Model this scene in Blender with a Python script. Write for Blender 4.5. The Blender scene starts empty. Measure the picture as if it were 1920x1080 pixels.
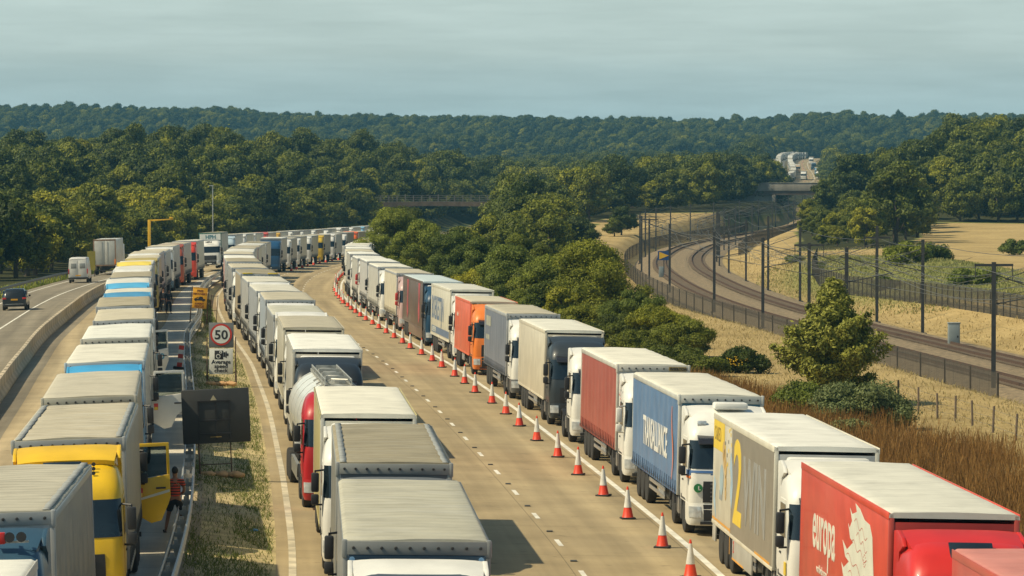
import bpy, bmesh, math, random
import numpy as np
from mathutils import Vector, Matrix
rad = math.radians
SC = bpy.context.scene
COL = SC.collection
rng = random.Random(7)

# ------------------------------------------------------------------ camera, sky, sun, exposure
F, YH, CZ = 7350.0, 335.0, 10.5          # focal length in photo pixels, horizon row, eye height over the road
cam = bpy.data.cameras.new('camera')
cam.sensor_width = 36.0
cam.lens = 36.0 * F / 1920.0
cam.clip_start = 1.0
cam.clip_end = 20000.0
co = bpy.data.objects.new('camera', cam)
COL.objects.link(co)
co.location = (0, 0, CZ)
co.rotation_euler = (rad(90) - math.atan((540 - YH) / F), 0, 0)
SC.camera = co

SUN_EL, SHX, SHY = 49.0, 1.0, 0.30       # elevation; shadows fall towards (SHX, SHY)
sun_az = math.atan2(-SHX, -SHY)          # compass bearing of the sun from +Y
world = bpy.data.worlds.new('World')
SC.world = world
world.use_nodes = True
wn, wl = world.node_tree.nodes, world.node_tree.links
wn.clear()
w_out = wn.new('ShaderNodeOutputWorld'); w_bg = wn.new('ShaderNodeBackground'); w_sky = wn.new('ShaderNodeTexSky')
w_sky.sky_type = 'NISHITA'; w_sky.sun_disc = False
w_sky.sun_elevation = rad(SUN_EL); w_sky.sun_rotation = sun_az
w_sky.air_density = 1.0; w_sky.dust_density = 2.2; w_sky.ozone_density = 1.5
w_tc = wn.new('ShaderNodeTexCoord'); w_map = wn.new('ShaderNodeMapping')
w_map.inputs['Scale'].default_value = (9, 9, 75)
w_noise = wn.new('ShaderNodeTexNoise'); w_noise.inputs['Scale'].default_value = 2.2
w_noise.inputs['Detail'].default_value = 6; w_noise.inputs['Roughness'].default_value = .55
w_ramp = wn.new('ShaderNodeValToRGB')
w_ramp.color_ramp.elements[0].position = .40; w_ramp.color_ramp.elements[1].position = .68; w_ramp.color_ramp.elements[0].color = (.84, .84, .84, 1)
w_sep = wn.new('ShaderNodeSeparateXYZ'); w_band = wn.new('ShaderNodeMapRange')
w_band.inputs[1].default_value = .05; w_band.inputs[2].default_value = .28; w_band.inputs[3].default_value = 1.0; w_band.inputs[4].default_value = 0.0
w_mul = wn.new('ShaderNodeMath'); w_mul.operation = 'MULTIPLY'
w_mix = wn.new('ShaderNodeMixRGB'); w_mix.inputs[2].default_value = (5.9, 7.2, 6.6, 1)
w_tint = wn.new('ShaderNodeMixRGB'); w_tint.blend_type = 'MULTIPLY'; w_tint.inputs[0].default_value = 1
w_tint.inputs[2].default_value = (.80, 1.0, .93, 1)
wl.new(w_tc.outputs['Generated'], w_map.inputs[0]); wl.new(w_map.outputs[0], w_noise.inputs['Vector'])
wl.new(w_noise.outputs[0], w_ramp.inputs[0]); wl.new(w_tc.outputs['Generated'], w_sep.inputs[0])
wl.new(w_sep.outputs[2], w_band.inputs[0]); wl.new(w_ramp.outputs[0], w_mul.inputs[0]); wl.new(w_band.outputs[0], w_mul.inputs[1])
w_hz = wn.new('ShaderNodeMapRange'); w_hz.inputs[1].default_value = .012; w_hz.inputs[2].default_value = .032
w_col = wn.new('ShaderNodeMixRGB'); w_col.inputs[1].default_value = (6.7, 9.1, 9.3, 1); w_col.inputs[2].default_value = (8.1, 9.5, 8.7, 1)
w_m2 = wn.new('ShaderNodeMapping'); w_m2.inputs['Scale'].default_value = (26, 26, 420); w_n2 = wn.new('ShaderNodeTexNoise'); w_n2.inputs['Scale'].default_value = 1.0; w_n2.inputs['Detail'].default_value = 7
w_r2 = wn.new('ShaderNodeMapRange'); w_r2.inputs[1].default_value = .50; w_r2.inputs[2].default_value = .72; w_r2.inputs[3].default_value = 1.0; w_r2.inputs[4].default_value = .935
w_sc = wn.new('ShaderNodeVectorMath'); w_sc.operation = 'SCALE'
wl.new(w_tc.outputs['Generated'], w_m2.inputs[0]); wl.new(w_m2.outputs[0], w_n2.inputs['Vector']); wl.new(w_n2.outputs[0], w_r2.inputs[0]); wl.new(w_sep.outputs[2], w_hz.inputs[0])
wl.new(w_hz.outputs[0], w_col.inputs[0]); wl.new(w_col.outputs[0], w_sc.inputs[0]); wl.new(w_r2.outputs[0], w_sc.inputs['Scale']); wl.new(w_sc.outputs[0], w_mix.inputs[2])
wl.new(w_sky.outputs[0], w_tint.inputs[1]); wl.new(w_tint.outputs[0], w_mix.inputs[1]); wl.new(w_mul.outputs[0], w_mix.inputs[0])
wl.new(w_mix.outputs[0], w_bg.inputs[0]); wl.new(w_bg.outputs[0], w_out.inputs[0])
w_bg.inputs[1].default_value = 0.09
sl = bpy.data.lights.new('sun', 'SUN')
sl.energy = 4.8; sl.angle = rad(.5); sl.color = (1.0, .85, .58)
so = bpy.data.objects.new('sun', sl); COL.objects.link(so)
ce = math.cos(rad(SUN_EL)); n_ = math.hypot(SHX, SHY)
so.rotation_euler = Vector((SHX / n_ * ce, SHY / n_ * ce, -math.sin(rad(SUN_EL)))).to_track_quat('-Z', 'Y').to_euler()
SC.view_settings.view_transform = 'Standard'; SC.view_settings.look = 'None'
SC.view_settings.exposure = 0.05; SC.view_settings.gamma = 1

# ------------------------------------------------------------------ plan of the place
def spline(pts):
    xs = [p[0] for p in pts]; ys = [p[1] for p in pts]; n = len(pts)
    ms = []
    for i in range(n):
        a = max(i - 1, 0); b = min(i + 1, n - 1)
        ms.append((ys[b] - ys[a]) / (xs[b] - xs[a]))
    def f(x):
        if x <= xs[0]: return ys[0] + ms[0] * (x - xs[0])
        if x >= xs[-1]: return ys[-1] + ms[-1] * (x - xs[-1])
        i = 0
        while x > xs[i + 1]: i += 1
        h = xs[i + 1] - xs[i]; t = (x - xs[i]) / h
        return ((2*t**3 - 3*t*t + 1) * ys[i] + (t**3 - 2*t*t + t) * h * ms[i] + (-2*t**3 + 3*t*t) * ys[i+1] + (t**3 - t*t) * h * ms[i+1])
    return f
def table(pts):
    xs = [p[0] for p in pts]; ys = [p[1] for p in pts]
    return lambda x: float(np.interp(x, xs, ys))
S = spline([(60, 7.75), (104.9, 5.39), (130, 3.72), (147.4, 2.46), (174.2, .44), (198, -1.54), (218.4, -3.3), (250, -6.4), (290, -10.2), (322, -12.9),
            (356, -15.3), (390, -17.0), (423, -18.2), (470, -19.2), (540, -19.3), (620, -17.5), (720, -12.8), (800, -7.5), (950, 5), (1200, 33), (1500, 84),
            (1700, 127), (1780, 137), (1880, 144), (2050, 155), (2250, 170), (2400, 187), (2700, 240)])
ZR = spline([(40, 0), (280, 0), (360, -.2), (460, -.8), (620, -2.2), (735, -3.0), (900, -3.6), (1100, -3), (1300, 0), (1500, 4.2), (1780, 10), (1880, 13), (2050, 16),
             (2250, 20.2), (2400, 22.3), (2700, 24)])
SHL = spline([(60, 0), (90, 0), (108, -.4), (130, -.8), (150, -1.0), (165, -1.2), (200, -1.6), (240, -1.6), (300, -.9), (380, 0), (460, .5), (800, .5), (2600, .5)])
UB = spline([(60, -14.2), (100, -14.2), (190, -14.8), (231, -14.6), (274, -13.1), (380, -12.5), (500, -12.6), (2600, -12.6)])
UC = spline([(60, -21.6), (120, -22.3), (172, -23.1), (230, -23.3), (301, -21.9), (400, -20.9), (800, -20.9), (2600, -20.9)])
R = spline([(120, 39.5), (200, 32.9), (235, 30.5), (285, 26.9), (359, 22.3), (420, 20.4), (483, 20.1), (550, 21), (627, 24.5), (723, 32.2), (823, 44.8), (896, 56), (1049, 76.5),
            (1200, 92), (1380, 107), (1500, 121), (1700, 150), (1900, 178), (2300, 230)])
ZRL = spline([(100, -1.7), (900, -1.75), (1049, -1.6), (1250, -.6), (1380, 1.5), (1500, 4), (1800, 11), (2300, 20)])
def sl_(f, d): return (f(d + 1) - f(d - 1)) / 2
def crossfall(u, d):
    if u > -11.7: return .022 * (1.9 - u)
    ub = UB(d)
    if u > ub: return .30 + .34 * (-11.7 - u) / max(.5, -11.7 - ub)
    return .66 - .024 * (ub - u)
def G(u, d, dz=0.0):
    m = sl_(S, d); n = math.hypot(m, 1)
    return Vector((S(d) + u / n, d - u * m / n, ZR(d) + crossfall(u, d) + dz))
def RG(v, d, dz=0.0):
    m = sl_(R, d); n = math.hypot(m, 1)
    return Vector((R(d) + v / n, d - v * m / n, ZRL(d) + dz))
def sstep(a, b, x):
    t = min(1, max(0, (x - a) / (b - a))); return t * t * (3 - 2 * t)
NAT = table([(0, -.3), (500, -.7), (650, -.4), (760, .8), (850, 2.2), (950, 3.2), (1100, 4.5), (1250, 2), (1500, -1), (1800, 3), (2200, 6), (2600, 12), (3000, 30), (3300, 46), (3700, 48), (6000, 30)])
LB = table([(250, .3), (500, 1), (700, 2), (900, 7), (1000, 8), (1100, 7), (1250, 3), (1500, 0), (2000, 2), (3000, 5), (3300, 9), (5000, 5)])
RB = table([(480, 0), (700, .6), (775, 1.1), (800, 2.5), (850, 6), (900, 8), (950, 9.5), (1150, 11), (1400, 4), (2200, 2), (3300, 4), (5000, 4)])
SKX = [-400, 0, 130, 330, 450, 500, 700, 1000, 1200, 1300, 1450, 1520, 1600, 1650, 1750, 1900, 2300]
SKY = [205, 197, 196, 203, 201, 211, 214, 219, 220, 224, 219, 211, 210, 218, 212, 213, 215]
def terrain(X, Y):
    u = X - S(Y); v = X - R(Y)
    z = NAT(Y) + LB(Y) * sstep(-36, -85, u) * (1 - .9 * sstep(-100, -150, u) * sstep(700, 900, Y) * sstep(2600, 1600, Y)) + RB(Y) * sstep(14, 52, v)
    z += .35 * math.sin(X * .09 + 1.3) * math.sin(Y * .031 + X * .02) * sstep(8, 20, u if v < 0 else v) if u > 0 else 0
    z += 2.0 * math.exp(-((X - 48) / 9) ** 2 - ((Y - 450) / 60) ** 2)
    if Y > 2500:
        t = float(np.interp(Y, [2500, 2800, 3050, 3300, 4500], [.25, .45, .82, 1, 1])); sk = float(np.interp(960 + F * X / 3300, SKX, SKY)); z = 10.5 + ((YH - sk) * 3300 / F - 14.5) * t + 3 * math.sin(X * .03 + Y * .006) * (1 - t)
    elif Y > 1000: z += (2.2 * math.sin(X * .013 + Y * .004) + 1.5 * math.sin(X * .031 - 1)) * sstep(1000, 2200, Y)
    if Y < 2650:
        zr = ZR(Y) + crossfall(min(4, max(-31, u)), Y) - .18
        w = sstep(22, 5, u) if u > -12 else sstep(-50, -31, u)
        z = z * (1 - w) + zr * w
    if Y < 2300:
        w = sstep(-9, -5.0, v) if v < 2.5 else sstep(20, 9.8, v)
        z = z * (1 - w) + (ZRL(Y) - .42) * w
    return z
def PX(px, d, z=0.0): return Vector(((px - 960) / F * d, d, z))
def pix(X, Y, z): return 960 + F * X / Y, YH + F * (CZ - z) / Y

# ------------------------------------------------------------------ materials
MATS = {}
def lin(c):
    return tuple((x / 12.92 if x <= .04045 else ((x + .055) / 1.055) ** 2.4) for x in [v / 255 for v in c])
def mat(name, c, rough=.5, metal=0.0, var=.12, scale=2.0, bump=0.0, bscale=20.0, spec=.5, stretch=(1, 1, 1), coat=0.0, objrand=0.0):
    if name in MATS: return MATS[name]
    m = bpy.data.materials.new(name); MATS[name] = m; m.use_nodes = True
    nt = m.node_tree; b = nt.nodes['Principled BSDF']
    b.inputs['Roughness'].default_value = rough; b.inputs['Metallic'].default_value = metal
    b.inputs['Specular IOR Level'].default_value = spec; b.inputs['Coat Weight'].default_value = coat
    tc = nt.nodes.new('ShaderNodeTexCoord'); mp = nt.nodes.new('ShaderNodeMapping'); mp.inputs['Scale'].default_value = stretch
    nz = nt.nodes.new('ShaderNodeTexNoise'); nz.inputs['Scale'].default_value = scale; nz.inputs['Detail'].default_value = 5
    mr = nt.nodes.new('ShaderNodeMapRange'); mr.inputs[1].default_value = .3; mr.inputs[2].default_value = .7
    mr.inputs[3].default_value = 1 - var; mr.inputs[4].default_value = 1 + var
    mx = nt.nodes.new('ShaderNodeVectorMath'); mx.operation = 'SCALE'; mx.inputs[0].default_value = c[:3]
    nt.links.new(tc.outputs['Object'], mp.inputs[0]); nt.links.new(mp.outputs[0], nz.inputs['Vector'])
    nt.links.new(nz.outputs[0], mr.inputs[0]); nt.links.new(mr.outputs[0], mx.inputs['Scale'])
    nt.links.new(mx.outputs[0], b.inputs['Base Color'])
    if objrand:
        oi = nt.nodes.new('ShaderNodeObjectInfo'); m2 = nt.nodes.new('ShaderNodeMapRange')
        m2.inputs[3].default_value = 1 - objrand; m2.inputs[4].default_value = 1 + objrand
        m3 = nt.nodes.new('ShaderNodeMath'); m3.operation = 'MULTIPLY'
        nt.links.new(oi.outputs['Random'], m2.inputs[0]); nt.links.new(m2.outputs[0], m3.inputs[0]); nt.links.new(mr.outputs[0], m3.inputs[1])
        nt.links.new(m3.outputs[0], mx.inputs['Scale'])
    if bump:
        n2 = nt.nodes.new('ShaderNodeTexNoise'); n2.inputs['Scale'].default_value = bscale; n2.inputs['Detail'].default_value = 4
        bp = nt.nodes.new('ShaderNodeBump'); bp.inputs['Strength'].default_value = bump; bp.inputs['Distance'].default_value = .05
        nt.links.new(mp.outputs[0], n2.inputs['Vector']); nt.links.new(n2.outputs[0], bp.inputs['Height']); nt.links.new(bp.outputs[0], b.inputs['Normal'])
    return m
def paint(c, tag=None, rough=.42):
    c = tuple(round(x, 3) for x in c)
    return mat(tag or 'paint_%d_%d_%d' % tuple(int(x * 999) for x in c), c, rough, 0, .12, 1.1, coat=.10)
GLASS = mat('cab_glass', (.012, .02, .026), .06, 0, .3, 1.2, spec=.8)
BLACK = mat('black_plastic', (.022, .022, .024), .55, 0, .2)
RUBBER = mat('tyre_rubber', (.03, .029, .028), .85, 0, .25, 4)
STEEL = mat('galvanised_steel', (.42, .42, .40), .45, .55, .18, 3)
ALU = mat('aluminium', (.55, .55, .54), .35, .8, .12, 3)
RIM = mat('wheel_rim_steel', (.42, .42, .41), .45, .5, .2, 4)
LAMP = mat('headlamp_glass', (.55, .58, .60), .1, .3, .2, 6)
ORANGE_LAMP = mat('orange_lamp', (.75, .22, .02), .3)
RED_LAMP = mat('red_lamp', (.5, .02, .015), .3)
CHASSIS = mat('chassis_grime', (.045, .043, .04), .8, 0, .3, 2)
WHITE = paint((.74, .73, .68), 'white_paint')
def roofmat(name, c, worn=(.62, .60, .54), amt=.35, band=.10):
    """roof tarpaulin or sheet: faint bows across, stains and worn streaks of their own shape"""
    if name in MATS: return MATS[name]
    m = mat(name, c, .75, 0, .10, .8, spec=.25)
    nt = m.node_tree; b = nt.nodes['Principled BSDF']
    old = b.inputs['Base Color'].links[0].from_socket
    tc = nt.nodes.new('ShaderNodeTexCoord'); mp = nt.nodes.new('ShaderNodeMapping'); mp.inputs['Scale'].default_value = (.35, 2.4, 1)
    nz = nt.nodes.new('ShaderNodeTexNoise'); nz.inputs['Scale'].default_value = 1.6; nz.inputs['Detail'].default_value = 7; nz.inputs['Roughness'].default_value = .65
    cr = nt.nodes.new('ShaderNodeMapRange'); cr.inputs[1].default_value = .48; cr.inputs[2].default_value = .72; cr.inputs[4].default_value = amt
    mx = nt.nodes.new('ShaderNodeMixRGB'); mx.inputs[2].default_value = (*worn, 1)
    sp = nt.nodes.new('ShaderNodeSeparateXYZ')
    wv = nt.nodes.new('ShaderNodeMath'); wv.operation = 'SINE'; wm = nt.nodes.new('ShaderNodeMath'); wm.operation = 'MULTIPLY'; wm.inputs[1].default_value = 10.5
    wr = nt.nodes.new('ShaderNodeMapRange'); wr.inputs[1].default_value = .6; wr.inputs[2].default_value = 1; wr.inputs[3].default_value = 1; wr.inputs[4].default_value = 1 - band
    fin = nt.nodes.new('ShaderNodeVectorMath'); fin.operation = 'SCALE'
    nt.links.new(tc.outputs['Object'], mp.inputs[0]); nt.links.new(mp.outputs[0], nz.inputs['Vector']); nt.links.new(nz.outputs[0], cr.inputs[0])
    nt.links.new(cr.outputs[0], mx.inputs[0]); nt.links.new(old, mx.inputs[1]); nt.links.new(tc.outputs['Object'], sp.inputs[0])
    nt.links.new(sp.outputs[1], wm.inputs[0]); nt.links.new(wm.outputs[0], wv.inputs[0]); nt.links.new(wv.outputs[0], wr.inputs[0])
    n3 = nt.nodes.new('ShaderNodeTexNoise'); n3.inputs['Scale'].default_value = .9; n3.inputs['Detail'].default_value = 9; n3.inputs['Roughness'].default_value = .7
    r3 = nt.nodes.new('ShaderNodeMapRange'); r3.inputs[1].default_value = .50; r3.inputs[2].default_value = .72; r3.inputs[3].default_value = 1; r3.inputs[4].default_value = .80
    oi = nt.nodes.new('ShaderNodeObjectInfo'); of = nt.nodes.new('ShaderNodeVectorMath'); of.operation = 'MULTIPLY_ADD'; of.inputs[1].default_value = (37, 37, 37)
    nt.links.new(oi.outputs['Random'], of.inputs[0]); nt.links.new(tc.outputs['Object'], of.inputs[2]); nt.links.new(of.outputs[0], n3.inputs['Vector']); nt.links.new(n3.outputs[0], r3.inputs[0]); nt.links.new(of.outputs[0], mp.inputs[0])
    mw = nt.nodes.new('ShaderNodeMath'); mw.operation = 'MULTIPLY'; nt.links.new(wr.outputs[0], mw.inputs[0]); nt.links.new(r3.outputs[0], mw.inputs[1])
    rg = nt.nodes.new('ShaderNodeMapRange'); rg.inputs[3].default_value = .84; rg.inputs[4].default_value = 1.06; nt.links.new(oi.outputs['Random'], rg.inputs[0]); m9 = nt.nodes.new('ShaderNodeMath'); m9.operation = 'MULTIPLY'; nt.links.new(mw.outputs[0], m9.inputs[0]); nt.links.new(rg.outputs[0], m9.inputs[1])
    nt.links.new(mx.outputs[0], fin.inputs[0]); nt.links.new(m9.outputs[0], fin.inputs['Scale']); nt.links.new(fin.outputs[0], b.inputs['Base Color'])
    return m

# ------------------------------------------------------------------ mesh helpers
class MB:
    def __init__(s): s.v = []; s.f = []; s.m = []
    def add(s, vs, fs, mi=0):
        o = len(s.v); s.v += [tuple(v) for v in vs]; s.f += [tuple(i + o for i in f) for f in fs]; s.m += [mi] * len(fs)
        return s
    def box(s, x0, x1, y0, y1, z0, z1, mi=0, bev=0.0):
        if bev <= 0:
            vs = [(x, y, z) for x in (x0, x1) for y in (y0, y1) for z in (z0, z1)]
            return s.add(vs, [(0, 1, 3, 2), (4, 6, 7, 5), (0, 4, 5, 1), (2, 3, 7, 6), (0, 2, 6, 4), (1, 5, 7, 3)], mi)
        bm = bmesh.new(); bmesh.ops.create_cube(bm, size=1)
        for v in bm.verts:
            v.co = ((x0 + x1) / 2 + v.co.x * (x1 - x0), (y0 + y1) / 2 + v.co.y * (y1 - y0), (z0 + z1) / 2 + v.co.z * (z1 - z0))
        bmesh.ops.bevel(bm, geom=list(bm.edges), offset=bev, segments=2, affect='EDGES', profile=.5)
        bm.verts.index_update(); s.add([v.co for v in bm.verts], [[v.index for v in f.verts] for f in bm.faces], mi); bm.free(); return s
    def prism(s, poly, a0, a1, axis='x', mi=0, bev=0.0):
        """poly in the two other axes (in xyz order), extruded along axis"""
        def p3(a, q): return {'x': (a, q[0], q[1]), 'y': (q[0], a, q[1]), 'z': (q[0], q[1], a)}[axis]
        bm = bmesh.new(); n = len(poly)
        A = [bm.verts.new(p3(a0, q)) for q in poly]; B = [bm.verts.new(p3(a1, q)) for q in poly]
        bm.faces.new(A); bm.faces.new(B[::-1])
        for i in range(n): bm.faces.new((A[i], B[i], B[(i + 1) % n], A[(i + 1) % n]))
        if bev > 0: bmesh.ops.bevel(bm, geom=list(bm.edges), offset=bev, segments=2, affect='EDGES', profile=.5, clamp_overlap=True)
        bmesh.ops.recalc_face_normals(bm, faces=list(bm.faces))
        bm.verts.index_update(); s.add([v.co for v in bm.verts], [[v.index for v in f.verts] for f in bm.faces], mi); bm.free(); return s
    def lathe(s, prof, n=16, axis='x', c=(0, 0, 0), mi=0):
        """prof: (radius, position along axis)"""
        vs = []; fs = []
        for (r, a) in prof:
            for k in range(n):
                t = 2 * math.pi * k / n; p, q = r * math.cos(t), r * math.sin(t)
                w = {'x': (a, p, q), 'y': (q, a, p), 'z': (p, q, a)}[axis]
                vs.append((w[0] + c[0], w[1] + c[1], w[2] + c[2]))
        for i in range(len(prof) - 1):
            for k in range(n): fs.append((i*n + k, i*n + (k+1) % n, (i+1)*n + (k+1) % n, (i+1)*n + k))
        fs.append(tuple(range(n))[::-1]); fs.append(tuple((len(prof) - 1) * n + k for k in range(n)))
        return s.add(vs, fs, mi)
    def tube(s, pts, r, n=6, mi=0):
        pts = [Vector(p) for p in pts]; vs = []; fs = []; up = Vector((0, 0, 1))
        for i, p in enumerate(pts):
            t = (pts[min(i + 1, len(pts) - 1)] - pts[max(i - 1, 0)]).normalized()
            a = t.cross(up if abs(t.z) < .9 else Vector((1, 0, 0))).normalized(); b = a.cross(t)
            rr = r[i] if isinstance(r, (list, tuple)) else r
            vs += [p + (a * math.cos(2*math.pi*k/n) + b * math.sin(2*math.pi*k/n)) * rr for k in range(n)]
        for i in range(len(pts) - 1):
            for k in range(n): fs.append((i*n + k, i*n + (k+1) % n, (i+1)*n + (k+1) % n, (i+1)*n + k))
        fs.append(tuple(range(n))); fs.append(tuple((len(pts) - 1) * n + k for k in range(n))[::-1])
        return s.add(vs, fs, mi)
    def grid(s, rows, mi=0):
        n = len(rows[0]); vs = [p for r in rows for p in r]
        fs = [(i*n + k, i*n + k + 1, (i+1)*n + k + 1, (i+1)*n + k) for i in range(len(rows) - 1) for k in range(n - 1)]
        return s.add(vs, fs, mi)
    def mesh(s, name, mats, smooth=True, ang=35):
        me = bpy.data.meshes.new(name); me.from_pydata(s.v, [], s.f)
        for m in mats: me.materials.append(m)
        if len(mats) > 1: me.polygons.foreach_set('material_index', s.m)
        bm = bmesh.new(); bm.from_mesh(me); bmesh.ops.recalc_face_normals(bm, faces=list(bm.faces)); bm.to_mesh(me); bm.free()
        if smooth: me.shade_smooth(); me.set_sharp_from_angle(angle=rad(ang))
        me.update(); return me
def ob(name, data, parent=None, loc=None, rot=None, mats=None):
    o = bpy.data.objects.new(name, data); COL.objects.link(o)
    if parent is not None: o.parent = parent
    if loc is not None: o.location = loc
    if rot is not None: o.rotation_euler = rot
    if mats:
        for i, m in enumerate(mats):
            if m is not None: o.material_slots[i].link = 'OBJECT'; o.material_slots[i].material = m
    return o
def tag(o, label=None, cat=None, group=None, kind=None):
    if label: o['label'] = label
    if cat: o['category'] = cat
    if group: o['group'] = group
    if kind: o['kind'] = kind
    return o
CACHE = {}
def cached(key, fn):
    if key not in CACHE: CACHE[key] = fn()
    return CACHE[key]
def npmesh(name, V, Q, mats, tint=None, smooth=False):
    me = bpy.data.meshes.new(name); V = np.asarray(V, dtype=np.float32); Q = np.asarray(Q, dtype=np.int32); k = Q.shape[1]
    me.vertices.add(len(V)); me.vertices.foreach_set('co', V.ravel())
    me.loops.add(Q.size); me.loops.foreach_set('vertex_index', Q.ravel())
    me.polygons.add(len(Q)); me.polygons.foreach_set('loop_start', np.arange(0, Q.size, k, dtype=np.int32)); me.polygons.foreach_set('loop_total', np.full(len(Q), k, dtype=np.int32))
    if tint is not None:
        a = me.attributes.new('tint', 'FLOAT', 'POINT'); a.data.foreach_set('value', np.asarray(tint, dtype=np.float32))
    for m in mats: me.materials.append(m)
    me.update(calc_edges=True); me.validate()
    if smooth: me.shade_smooth()
    return me
def text(body, size, m, parent, cols, loc, name='lettering', sx=1.0, ext=.004, align='LEFT', bold=0.0):
    c = bpy.data.curves.new(name, 'FONT'); c.body = body; c.size = size; c.extrude = ext; c.align_x = align; c.offset = bold; c.resolution_u = 3
    t = bpy.data.objects.new(name, c); COL.objects.link(t); bpy.context.view_layer.update()
    me = bpy.data.meshes.new_from_object(t.evaluated_get(bpy.context.evaluated_depsgraph_get())); bpy.data.objects.remove(t); bpy.data.curves.remove(c)
    me.materials.clear(); me.materials.append(m)
    X, Y, Z = [Vector(q) for q in cols]; M = Matrix((X * sx, Y, Z)).transposed().to_4x4(); me.transform(M)
    return ob(name, me, parent, loc)
SIDE = ((0, -1, 0), (0, 0, 1), (-1, 0, 0)); FRONT = ((1, 0, 0), (0, 0, 1), (0, -1, 0))
ORD = ['first', 'second', 'third', 'fourth', 'fifth', 'sixth', 'seventh', 'eighth', 'ninth', 'tenth', 'eleventh', 'twelfth', 'thirteenth', 'fourteenth', 'fifteenth', 'sixteenth', 'seventeenth', 'eighteenth', 'nineteenth', 'twentieth']
TENS = {20: 'twenty', 30: 'thirty', 40: 'forty', 50: 'fifty', 60: 'sixty', 70: 'seventy', 80: 'eighty', 90: 'ninety'}
def ordw(i):
    if i > 100: return 'hundred and ' + ordw(i - 100)
    if i == 100: return 'hundredth'
    if i <= 20: return ORD[i - 1]
    t, u = i // 10 * 10, i % 10
    return TENS[t] + '-' + ORD[u - 1] if u else TENS[t][:-1] + 'ieth'

# ------------------------------------------------------------------ ground sheet
def terrain_material():
    m = bpy.data.materials.new('ground_cover'); m.use_nodes = True; nt = m.node_tree; b = nt.nodes['Principled BSDF']
    b.inputs['Roughness'].default_value = .95; b.inputs['Specular IOR Level'].default_value = .1
    N = nt.nodes.new; L = nt.links.new
    tc = N('ShaderNodeTexCoord'); n1 = N('ShaderNodeTexNoise'); n1.inputs['Scale'].default_value = .09; n1.inputs['Detail'].default_value = 8; n1.inputs['Roughness'].default_value = .6
    n2 = N('ShaderNodeTexNoise'); n2.inputs['Scale'].default_value = 1.7; n2.inputs['Detail'].default_value = 8; n2.inputs['Roughness'].default_value = .75
    r1 = N('ShaderNodeValToRGB'); e = r1.color_ramp.elements
    e[0].position = .33; e[0].color = (.25, .18, .075, 1); e[1].position = .62; e[1].color = (.55, .41, .19, 1)
    r2 = N('ShaderNodeValToRGB'); e = r2.color_ramp.elements
    e[0].position = .35; e[0].color = (.10, .125, .03, 1); e[1].position = .68; e[1].color = (.34, .32, .11, 1)
    at = N('ShaderNodeAttribute'); at.attribute_name = 'tint'
    g = N('ShaderNodeMapRange'); g.inputs[1].default_value = 0; g.inputs[2].default_value = 1
    f = N('ShaderNodeMapRange'); f.inputs[1].default_value = 1; f.inputs[2].default_value = 2
    mul = N('ShaderNodeMath'); mul.operation = 'MULTIPLY_ADD'; mul.inputs[1].default_value = .55
    m1 = N('ShaderNodeMixRGB'); m2 = N('ShaderNodeMixRGB'); m2.inputs[2].default_value = (.050, .052, .020, 1)
    bp = N('ShaderNodeBump'); bp.inputs['Strength'].default_value = .8; bp.inputs['Distance'].default_value = .25
    sc = N('ShaderNodeMath'); sc.operation = 'MULTIPLY'; sc.inputs[1].default_value = .45
    L(tc.outputs['Object'], n1.inputs['Vector']); L(tc.outputs['Object'], n2.inputs['Vector'])
    L(n2.outputs[0], mul.inputs[0]); L(n1.outputs[0], sc.inputs[0]); L(sc.outputs[0], mul.inputs[2])
    L(mul.outputs[0], r1.inputs[0]); L(mul.outputs[0], r2.inputs[0]); L(at.outputs['Fac'], g.inputs[0]); L(at.outputs['Fac'], f.inputs[0])
    L(g.outputs[0], m1.inputs[0]); L(r1.outputs[0], m1.inputs[1]); L(r2.outputs[0], m1.inputs[2])
    L(f.outputs[0], m2.inputs[0]); L(m1.outputs[0], m2.inputs[1]); L(m2.outputs[0], b.inputs['Base Color'])
    L(n2.outputs[0], bp.inputs['Height']); L(bp.outputs[0], b.inputs['Normal'])
    return m
def cover(X, Y):
    """0 dry grass, 1 green, 2 forest floor"""
    u = X - S(Y); v = X - R(Y)
    if u < -31: return 2 * sstep(-31, -35, u)
    if forest_zone(X, Y): return 2
    if u < 0: return .9
    g = 0
    e = ((X - 44) / 13) ** 2 + ((Y - 440) / 85) ** 2
    if e < 1.3: g = max(g, 1.0 * (1 - sstep(.5, 1.3, e)))
    if u < 14 and Y < 260: g = max(g, .25)
    return g
def forest_zone(X, Y):
    u = X - S(Y); v = X - R(Y)
    if Y > 2620: return True
    if u < -33: return Y > 120
    if u < 8: return False
    if v < -7:                                   # between road and railway
        if Y < 255: return False
        if Y < 480: return u < 22 and X < 6 + max(0, (Y - 300)) * .0
        if Y < 800: return X < 6 + (Y - 480) * .035
        if Y < 900: return X < R(Y) - 26
        return True
    if v > 12:
        if Y < 610 or (Y < 1100 and pix(X, Y, 0)[0] < 1497): return False
        if Y < 770: return v > 14 and X < 50 + (Y - 610) * .12 + 12
        return True
    return False
ys = list(np.arange(30, 400, 4.0)) + list(np.arange(400, 1000, 10.0)) + list(np.arange(1000, 2600, 25.0)) + list(np.arange(2600, 4300, 60.0))
fr = np.linspace(-1, 1, 260)
fr = np.sign(fr) * np.abs(fr) ** 1.15
rows = []; tint = []
for Y in ys:
    W = .17 * Y + 45 if Y < 2600 else .3 * Y + 45
    for q in fr:
        X = float(q * W); rows.append((X, Y, terrain(X, Y))); tint.append(cover(X, Y))
nc = len(fr); nr = len(ys)
Q = [(i*nc + k, i*nc + k + 1, (i+1)*nc + k + 1, (i+1)*nc + k) for i in range(nr - 1) for k in range(nc - 1)]
tag(ob('ground', npmesh('ground', rows, Q, [terrain_material()], tint, True)), kind='structure')

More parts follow.
